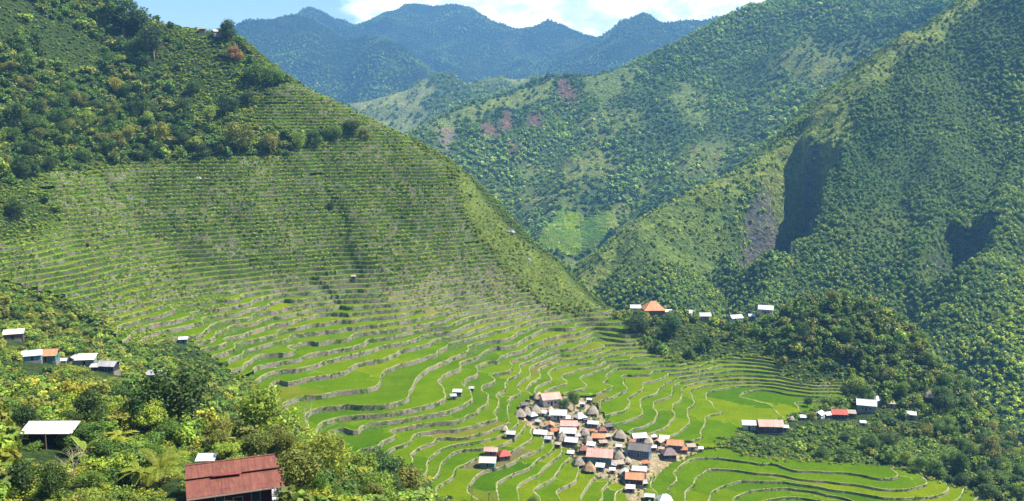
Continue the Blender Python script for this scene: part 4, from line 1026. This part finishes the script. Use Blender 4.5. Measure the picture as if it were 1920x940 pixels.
nt('dark tree right of the tall one on the open slope', 258, 96, 46, 'round', 'deep')
nt('large olive tree above the top terraces', 447, 262, 66, 'round', 'olive')
nt('olive green round tree above the top terraces right of the large olive one', 508, 272, 44, 'round', 'olive')
for lab_, u_, v_, w_, tn in (('dark round tree at the edge of the upper terraces close under the spur skyline', 660, 243, 40, 'dark'), ('green tree left of the dark round one close under the spur skyline', 628, 250, 34, 'mid'),
        ('small olive tree below the spur skyline, right of the dark round one', 684, 252, 26, 'olive'), ('dark tree in the gap between the two upper terrace flights', 592, 262, 32, 'deep'), ('bushy green tree in the gap between the two upper terrace flights', 560, 268, 36, 'light'),
        ('dark tree on the ridge below the reddish tree', 478, 146, 44, 'deep'), ('green tree at the lower end of the ridge above the highest terraces', 512, 152, 40, 'mid'), ('large dark tree in the forest left of the upper terraces', 425, 205, 44, 'dark')):
    nt(lab_, u_, v_, w_, 'round', tn)
nt('dark small tree alone on the upper terraces', 620, 385, 18, 'round', 'dark')
nt('tall tree clump in the upper village behind the white pyramid roof', 1076, 762, 30, 'tall', 'mid')
nt('second tree in the upper village, left of the tall clump', 1056, 764, 24, 'round', 'deep')
nt('dark shrub on the paddy edge beside the small hamlet', 944, 838, 18, 'bush', 'deep', cat='shrub', name='shrub')
nt('yellow leaved tree beside the white gable on the knoll', 1524, 790, 20, 'round', 'yellow')
nt('round tree cut by the bottom edge of the photo below the paddies', 1000, 934, 24, 'round', 'mid')
nt('dark green tree among the lower village houses', 1080, 842, 16, 'round', 'deep')
nt('small green tree beside the large dark grey roof', 1178, 838, 16, 'round', 'mid')
nt('tall slim dark tree above the knoll houses', 1514, 755, 20, 'tall', 'deep')
nt('dark rounded tree over the end of the terraces at the saddle', 1195, 610, 50, 'round', 'dark')
nt('dark tree right of the first one under the saddle', 1258, 616, 46, 'round', 'deep')
palm('dark tree fern with drooping fronds at the foot of the terraces', P(345, 716) , 3.6, 22, 'dark', 3.2, 'tree_fern', 'tree fern', droop=1.5)
palm('young palm with long yellow green fronds left of the red roofed house', P(300, 915) + np.array([0, 0, 0.6]), 2.0, 17, 'lime', 4.2)
VIEW.append((345, 685, 60, P(345, 716)[1])); VIEW.append((300, 878, 90, P(300, 915)[1])); CLEAR.append((*P(300, 915)[:2], 1.8)); CLEAR.append((*P(345, 716)[:2], 1.8))
for (u, v, h, lab) in ((885, 934, 4.5, 'slim palm in the lowest paddies at the bottom edge'), (917, 939, 3.2, 'short palm right of the slim palm in the lowest paddies'),
                       (1140, 798, 4.5, 'slim palm at the right edge of the upper village'), (1150, 806, 3.6, 'short palm beside the dark brown low shed'), (1535, 770, 5, 'palm beside the red roofed house on the knoll'), (188, 655, 5, 'palm behind the left hamlet')):
    palm(lab, P(u, v + 6), h, 12, 'deep', 2.1)
nt('leafy bush hanging over the left half of the bleached shed roof', 62, 838, 42, 'bush', 'mid', cat='shrub', name='shrub')
nt('leafy sapling in front of the right end of the bleached shed roof', 122, 838, 34, 'round', 'light')
for k, (u, v, h) in enumerate(((160, 870, 2.0), (228, 842, 2.4), (30, 900, 1.8), (262, 905, 1.6), (548, 925, 2.0), (690, 915, 2.2), (205, 765, 2.6), (430, 815, 2.2), (90, 755, 2.6), (20, 770, 2.4))):
    q = P(u, v + 8)
    o = palm('broad leaved banana plant in the near thicket', q + np.array([0, 0, .3]), h, 9, 'lime' if k % 2 else 'light', 2.9, 'banana_plant', 'banana plant', droop=.9, qs=(0, .25, .5, .75), wid=.10, wf=.16); o['group'] = 'banana plants of the near thicket'
    CLEAR.append((q[0], q[1], 1.2))
bare_tree('bare grey tree on the skyline of the left hill', P(172, 16) , 9, 3, M_BARK)
bare_tree('bare pale tree with spreading branches beside the lowest terraces', P(575, 812), 10, 5)
bare_tree('leafless pale sapling in front of the bleached shed roof', P(140, 905), 5.5, 8)

# forest trees one can tell apart: the largest in view are trees of their own, the rest a mass
def forest(poly, spacing, rmin, rmax, w, tones, keep, name, label, group, sps, seed, massname, leafn=340, dens=None, nview=True):
    rg = np.random.default_rng(seed); x, y = sample(poly, spacing, rg); r = rmin + (rmax - rmin) * rg.beta(1.4, 2.6, len(x))
    ok = away(x, y, 0.5)
    if dens is not None: ok &= rg.uniform(size=len(x)) < dens(x, y)
    x, y, r = x[ok], y[ok], r[ok]; z = N.at(x, y)
    ht = 1.05
    if nview: k = unveil(x, y, z + r * ht, r); x, y, z, r = x[k], y[k], z[k], r[k]
    u, v, f = project(x, y, z + r); size = r / f; inside = (u > 5) & (u < 1915) & (v > 5) & (v < 935)
    order = np.argsort(-size * inside); big = order[:keep]; rest = order[keep:]
    for i in big:
        tree(name, label, 'tree', (x[i], y[i], z[i] - .25 - r[i] * .3), r[i], random.Random(int(i)).choices(*zip(*sps))[0], random.Random(int(i) + 9).choices(tones, w)[0], group, rg=rgF)
    protos = [crown_proto(seed + 50 + q, leafn, .30, 9, zs=(.8, 1.05, .7)[q % 3], aspect=.75) for q in range(6)]
    hh = r[rest] * rg.uniform(.5, 1.0, len(rest))
    tt = tints(rg, len(rest), *tones, w=np.array(w) / sum(w)) * 1.18
    merge(massname, protos, np.c_[x[rest], y[rest], z[rest] + hh], r[rest] * 1.08, tt, rg=rg)
    return len(rest)
def in_(poly): return lambda x, y: inpoly(x, y, poly)
dh = lambda x, y: np.where(inpoly(x, y, OPEN_SLOPE), .14, np.where(inpoly(x, y, LOWSCRUB), .12, 1.0)) * (fbm(x, y, 40, 2, 91) > -.38)
forest(HILLF, 5.2, 2.3, 6.6, [3, 4, 4, 4, 1.2, .3], ['dark', 'deep', 'mid', 'olive', 'light', 'yellow'], 85, 'forest_tree', 'leafy tree in the dense forest of the left hill', 'trees of the left hill forest', [('round', 5), ('tall', 2), ('spread', 3)], 31, 'hillside_forest', dens=dh)
dk = lambda x, y: np.where(inpoly(x, y, BANK), .12, np.where(inpoly(x, y, SCRUBKN), .1, np.where(inpoly(x, y, BUSHBANK), .18, 1.0)))
forest(KNOLL, 4.7, 2.0, 5.4, [4, 5, 4, 3, 1.5], ['dark', 'deep', 'mid', 'olive', 'light'], 70, 'knoll_tree', 'leafy tree on the wooded knoll behind the paddies', 'trees of the wooded knoll', [('round', 6), ('tall', 2), ('spread', 2)], 37, 'knoll_forest', dens=dk)
dn = lambda x, y: np.where(inpoly(x, y, SCRUB2), .25, .95)
forest(NEARF, 4.2, 1.5, 3.6, [2, 3, 4, 4, 4, .8], ['dark', 'deep', 'mid', 'olive', 'light', 'yellow'], 105, 'broadleaf_tree', 'sunlit leafy tree in the near thicket below the viewpoint', 'trees of the near thicket', [('round', 5), ('bush', 3), ('spread', 2), ('tall', 1)], 43, 'thicket', leafn=900, dens=dn)

# ------------------------------------------------------------------ undergrowth
BUSH = [crown_proto(300 + q, 70, .50, 6, zs=.7, aspect=.8) for q in range(6)]
TUFT = [crown_proto(400 + q, 22, .75, 4, zs=.8, aspect=.6) for q in range(6)]
def bushes(name, poly, spacing, rmin, rmax, tones, w, seed, dens=None, protos=BUSH, extra=0.0, A=None):
    rg = np.random.default_rng(seed); x, y = sample(poly, spacing, rg); ok = away(x, y, extra)
    if dens is not None: ok &= rg.uniform(size=len(x)) < dens(x, y)
    x, y = x[ok], y[ok]; r = rg.uniform(rmin, rmax, len(x)) * rg.uniform(.7, 1.2, len(x)); z = N.at(x, y, A)
    u, v, f = project(x, y, z); k = (u > -260) & (u < 2100) & (v < 1000) & unveil(x, y, z + r * .3, r); x, y, z, r = x[k], y[k], z[k], r[k]
    merge(name, protos, np.c_[x, y, z + r * .30], r, tints(rg, len(x), *tones, w=None if w is None else np.array(w) / sum(w)), rg=rg)
bushes('undergrowth', HILLF, 2.1, .7, 1.9, ['mid', 'light', 'deep', 'olive', 'blue'], [4, 4, 2, 2, 1], 51)
bushes('undergrowth', KNOLL, 2.0, .6, 1.7, ['mid', 'light', 'deep', 'olive'], [4, 3, 3, 2], 52)
NB = [crown_proto(500 + q, 260, .26, 8, zs=.75, aspect=.55) for q in range(6)]
bushes('undergrowth', NEARF, 1.7, .7, 1.7, ['mid', 'light', 'lime', 'olive', 'yellow', 'deep'], [3, 5, 3, 3, 1.5, 1.5], 53, protos=NB, extra=.6)
bushes('grass', GRASSY, 1.3, .4, 1.0, ['lime', 'light', 'olive', 'yellow', 'mid'], [2, 3, 3, 2, 2], 54, protos=TUFT, dens=lambda x, y: sstep(fbm(x, y, 12, 3, 93), -.35, .25))
bushes('undergrowth', GRASSY, 2.2, .5, 1.5, ['mid', 'light', 'deep', 'olive'], None, 55, dens=lambda x, y: sstep(fbm(x, y, 22, 3, 94), -.40, .40))
def spare(x, y):
    k = np.zeros(len(x), bool)
    for pl in (TERR, VILLAGE, HILLF, KNOLL, NEARF, GRASSY): k |= inpoly(x, y, pl)
    return ~k
WHOLE = [(-400, 85), (360, 85), (360, 700), (-430, 700)]
bushes('undergrowth', WHOLE, 2.1, .6, 1.8, ['light', 'mid', 'lime', 'olive', 'deep'], [4, 3, 2, 2, 2], 56, dens=spare)
bushes('undergrowth', OPEN_SLOPE, 2.4, .8, 1.9, ['light', 'lime', 'mid'], [4, 2, 3], 59)
bushes('undergrowth', LOWSCRUB, 1.9, .6, 1.6, ['light', 'lime', 'mid'], [4, 3, 2], 57)
bushes('undergrowth', BUSHBANK, 2.0, .8, 1.9, ['mid', 'light', 'deep'], [4, 4, 2], 58)
def bench_z(x, y): return np.interp(np.floor(N.at(x, y, N.K)) + .5, lvk, lvz)
def terrace_bushes():
    """wild growth on neglected stretches of the terraces, and weeds along every wall"""
    rg = np.random.default_rng(61); x, y = sample(TERR, 1.5, rg); ok = away(x, y, .5) & ~inpoly(x, y, VILLAGE)
    x, y = x[ok], y[ok]; z = N.at(x, y, N.S)
    ov = fbm(x, y, 26, 4, 95) + sstep(z, -95, -50) * .12 - .05 - .6 * sstep(-z, 96, 112) + .5 * sstep(-x, 70, 120) * sstep(z, -80, -55) * .5
    for (pu, pv, rad) in ((420,385,16),(470,400,14),(520,420,14),(560,440,16),(540,345,12),(330,345,16),(250,400,16),(650,372,14),(730,350,12),(700,440,14),(600,470,12),(760,500,18),(800,530,16),(850,480,14),(720,480,10),(310,500,14),(200,470,14),(840,575,10),(560,490,10)):
        q = P(pu, pv); ov = np.maximum(ov, .5 * (1 - np.hypot(x - q[0], (y - q[1]) * .8) / rad))
    k = (ov > .0) & (rg.uniform(size=len(x)) < np.clip(ov * 6, 0, .9)); x, y = x[k], y[k]; r = rg.uniform(.4, 1.3, len(x))
    merge('undergrowth', BUSH, np.c_[x, y, bench_z(x, y) + r * .25], r, tints(rg, len(x), 'light', 'lime', 'light', 'lime', 'mid') * 1.15, rg=rg)
    e = []
    for a, b in zip(TERR, TERR[1:] + TERR[:1]):
        L_ = math.hypot(b[0] - a[0], b[1] - a[1]); m_ = int(L_ * 2.6) + 1; t_ = rg.uniform(size=m_)[:, None]; e.append(np.array(a) * (1 - t_) + np.array(b) * t_ + rg.normal(size=(m_, 2)) * 1.8)
    e = np.concatenate(e); e = e[away(e[:, 0], e[:, 1], .3)]; r = rg.uniform(.6, 1.7, len(e)); zz = N.at(e[:, 0], e[:, 1], N.S) - rg.uniform(0, 1.6, len(e))
    merge('undergrowth', BUSH, np.c_[e, zz + r * .3 + .3], r, tints(rg, len(e), 'light', 'lime', 'mid', 'olive'), rg=rg)
    bl = plan((-20,520),(0,525),(120,560),(200,600),(230,648))
    for a, b in zip(bl[:-1], bl[1:]):
        n_ = 130; t_ = rg.uniform(size=n_)[:, None]; e = np.array(a) * (1 - t_) + np.array(b) * t_ + np.c_[rg.normal(size=n_) * 2, rg.uniform(-5, 2, n_)]; r = rg.uniform(1.0, 2.3, n_)
        merge('undergrowth', BUSH, np.c_[e, N.at(e[:, 0], e[:, 1], N.S) + rg.uniform(-1.2, .6, n_)], r, tints(rg, n_, 'light', 'mid', 'lime', 'olive'), rg=rg)
    W = WALLS; ln = np.hypot(W[:, 2, 0] - W[:, 3, 0], W[:, 2, 1] - W[:, 3, 1]); c = np.cumsum(ln); n = int(c[-1] / .7)
    i = np.searchsorted(c, rg.uniform(0, c[-1], n)).clip(0, len(W) - 1); t = rg.uniform(size=n)[:, None]; h = rg.uniform(size=n) ** .6
    top = W[i, 3] * (1 - t) + W[i, 2] * t; bot = W[i, 0] * (1 - t) + W[i, 1] * t; p = bot * (1 - h[:, None]) + top * h[:, None]
    k = fbm(p[:, 0], p[:, 1], 14, 3, 97) + rg.uniform(-.3, .3, n) > -.12; p = p[k]; r = rg.uniform(.2, .7, len(p))
    merge('weeds', TUFT, p, r, tints(rg, len(p), 'light', 'mid', 'mid', 'deep', 'dark', 'deep'), rg=rg)
terrace_bushes()
def village_green():
    rg = np.random.default_rng(71); x, y = sample(VILLAGE, 2.0, rg); ok = away(x, y, .2) & (rg.uniform(size=len(x)) < .6); x, y = x[ok], y[ok]; r = rg.uniform(.4, 1.3, len(x))
    q = P(1225, 868); k = np.hypot(x - q[0], y - q[1]) > 9; x, y, r = x[k], y[k], r[k]
    merge('undergrowth', BUSH, np.c_[x, y, N.at(x, y) + r * .3], r, tints(rg, len(x), 'mid', 'deep', 'light', 'olive'), rg=rg)
village_green()

def far_terraces():
    # a distant flight of paddies below the middle mountain
    pl = plan_on(M2, 1150, 2300, (1020,425),(1075,402),(1150,402),(1146,440),(1110,468),(1040,475),(1010,455))
    xs = [p[0] for p in pl]; ys = [p[1] for p in pl]; G = Grid(min(xs), max(xs), min(ys), max(ys), 1.5)
    z = M2.at(G.X, G.Y) + fbm(G.X, G.Y, 40, 2, 99) * 5; k = z / 4.2; fr = k - np.floor(k); G.H = (np.floor(k) + sstep(fr, .72, .80)) * 4.2 + 2.5
    q = grid_faces(G.nx, G.ny); q = q[inpoly(G.X.ravel()[q].mean(1), G.Y.ravel()[q].mean(1), pl)]
    me = poly_mesh('rice_field', G.verts(), q); n = G.nx * G.ny
    pattr(me, 'edge', (np.where((fr > .62) & (fr < .84), 0.0, 2.0)).ravel()); pattr(me, 'level', np.floor(k).ravel()); pattr(me, 'steep', np.full(n, .75)); link('rice_field', me, M_PADDY, kind='structure')
    CLEARF.append(pl)
CLEARF = []
far_terraces()

def outcrop(label, u, v, s, seed):
    p = P(u, v); rg = np.random.default_rng(seed); n, m_ = 14, 9; th, ph = np.meshgrid(np.linspace(0, 6.283, n, endpoint=False), np.linspace(.05, 3.09, m_))
    d = np.stack([np.cos(th) * np.sin(ph), np.sin(th) * np.sin(ph), np.cos(ph)], -1); rr = rg.uniform(.7, 1.25, th.shape)[..., None]
    V = (d * rr * np.array([s, s * .6, s * .8])).reshape(-1, 3); F = [(i * n + k, (i + 1) * n + k, (i + 1) * n + (k + 1) % n, i * n + (k + 1) % n) for i in range(m_ - 1) for k in range(n)]
    link('rock_outcrop', poly_mesh('rock_outcrop', V, F), M_ROCK, loc=p, label=label, category='rock')
M_ROCK = m_plain('pale_rock', (0.36, 0.34, 0.31), 0.95, 0.35, 0.8)
outcrop('pale rock outcrop high on the grassy face of the spur', 958, 436, 2.2, 1); outcrop('smaller grey rock below the high pale outcrop on the spur', 992, 490, 1.6, 2)
outcrop('bare pale rock at the top of the terraces under the trees', 372, 338, 2.0, 3)

# ------------------------------------------------------------------ woods of the far mountains
def far_woods(name, G, u0, u1, spacing, rmin, rmax, tones, w, seed, nleaf, leaf, keepmead=.12):
    rg = np.random.default_rng(seed); xs = (G.xs[0], G.xs[-1]); ys = (G.ys[0], G.ys[-1])
    X, Y = np.meshgrid(np.arange(*xs, spacing), np.arange(*ys, spacing)); X = (X + rg.uniform(-.5, .5, X.shape) * spacing).ravel(); Y = (Y + rg.uniform(-.5, .5, Y.shape) * spacing).ravel()
    z = G.at(X, Y); u, v, f = project(X, Y, z); ok = (u > u0) & (u < u1) & (v < 830) & (v > -60) & (z > -325)
    mead = np.clip(G.at(X, Y, G.mead) * .9 + G.at(X, Y, G.bare), 0, 1); ok &= rg.uniform(size=len(X)) > mead * (1 - keepmead)
    X, Y, z = X[ok], Y[ok], z[ok]
    for pl in CLEARF:
        k = ~inpoly(X, Y, pl) | (rg.uniform(size=len(X)) < .06); X, Y, z = X[k], Y[k], z[k]
    # leave out what the land itself hides from the whole neighbourhood of the viewpoint
    vis = np.ones(len(X), bool)
    for t in np.linspace(.55, .97, 24):
        lz = np.maximum(G.at(X * t, Y * t), N.at(X * t, Y * t, N.S) if t * 1 < 0 else -1e9); inside = (X * t > xs[0]) & (X * t < xs[1]) & (Y * t > ys[0]) & (Y * t < ys[1])
        vis &= ~(inside & (lz > z * t + 26))
    X, Y, z = X[vis], Y[vis], z[vis]; r = rmin + (rmax - rmin) * rg.beta(1.5, 3, len(X))
    protos = [crown_proto(seed + q, nleaf, leaf, 6, zs=(.85, 1.1, .75)[q % 3], aspect=.85, flat=.5) for q in range(5)]
    sz = 1 + .8 * np.clip(fbm(X, Y, 90, 3, seed + 5), -.5, .6); tt = tints(rg, len(X), *tones, w=np.array(w) / sum(w)) * 1.5
    tt = tt.mean(0) + .55 * (tt - tt.mean(0))
    pt = fbm(X, Y, 120, 3, seed + 6)[:, None]; tt = tt * (1 + pt * np.array([1.4, 1.0, .3]))
    merge(name, protos, np.c_[X, Y, z + r * .55], r * 1.05 * sz, tt, rg=rg); print(name, len(X))
far_woods('mountain_forest', M1, 1040, 2000, 3.8, 1.4, 4.0, ['dark', 'deep', 'mid', 'olive', 'light'], [2, 4, 5, 3, 1.2], 81, 60, .55, .25)
far_woods('mountain_forest', M2, 620, 2000, 7.4, 2.8, 7.0, ['dark', 'deep', 'mid', 'blue', 'olive', 'light'], [3, 4, 3, 2, 2, 2], 82, 46, .6, .22)
far_woods('mountain_forest', M3, 560, 1250, 15, 4.5, 9, ['deep', 'mid', 'olive'], [3, 3, 2], 83, 30, .7)
far_woods('mountain_forest', M4, 380, 1400, 15, 4, 8.5, ['dark', 'deep', 'mid'], [3, 4, 2], 84, 20, .9)
# ------------------------------------------------------------------ the blue air of the valley
def haze():
    x0, x1, y0, y1, z0, z1 = -3200, 2800, -120, 6400, -460, 900
    V = [(x, y, z) for z in (z0, z1) for y in (y0, y1) for x in (x0, x1)]
    F = [(0, 2, 3, 1), (4, 5, 7, 6), (0, 1, 5, 4), (2, 6, 7, 3), (0, 4, 6, 2), (1, 3, 7, 5)]
    m, t = mat('valley_air')
    vol = t.n('ShaderNodeVolumePrincipled', i={'Color': (0.21, 0.53, 1.0, 1), 'Density': 0.000125, 'Anisotropy': 0.1})
    t.t.links.new(vol.outputs[0], t.n('ShaderNodeOutputMaterial').inputs['Volume'])
    link('haze', poly_mesh('haze', V, F), m, kind='stuff')
haze()
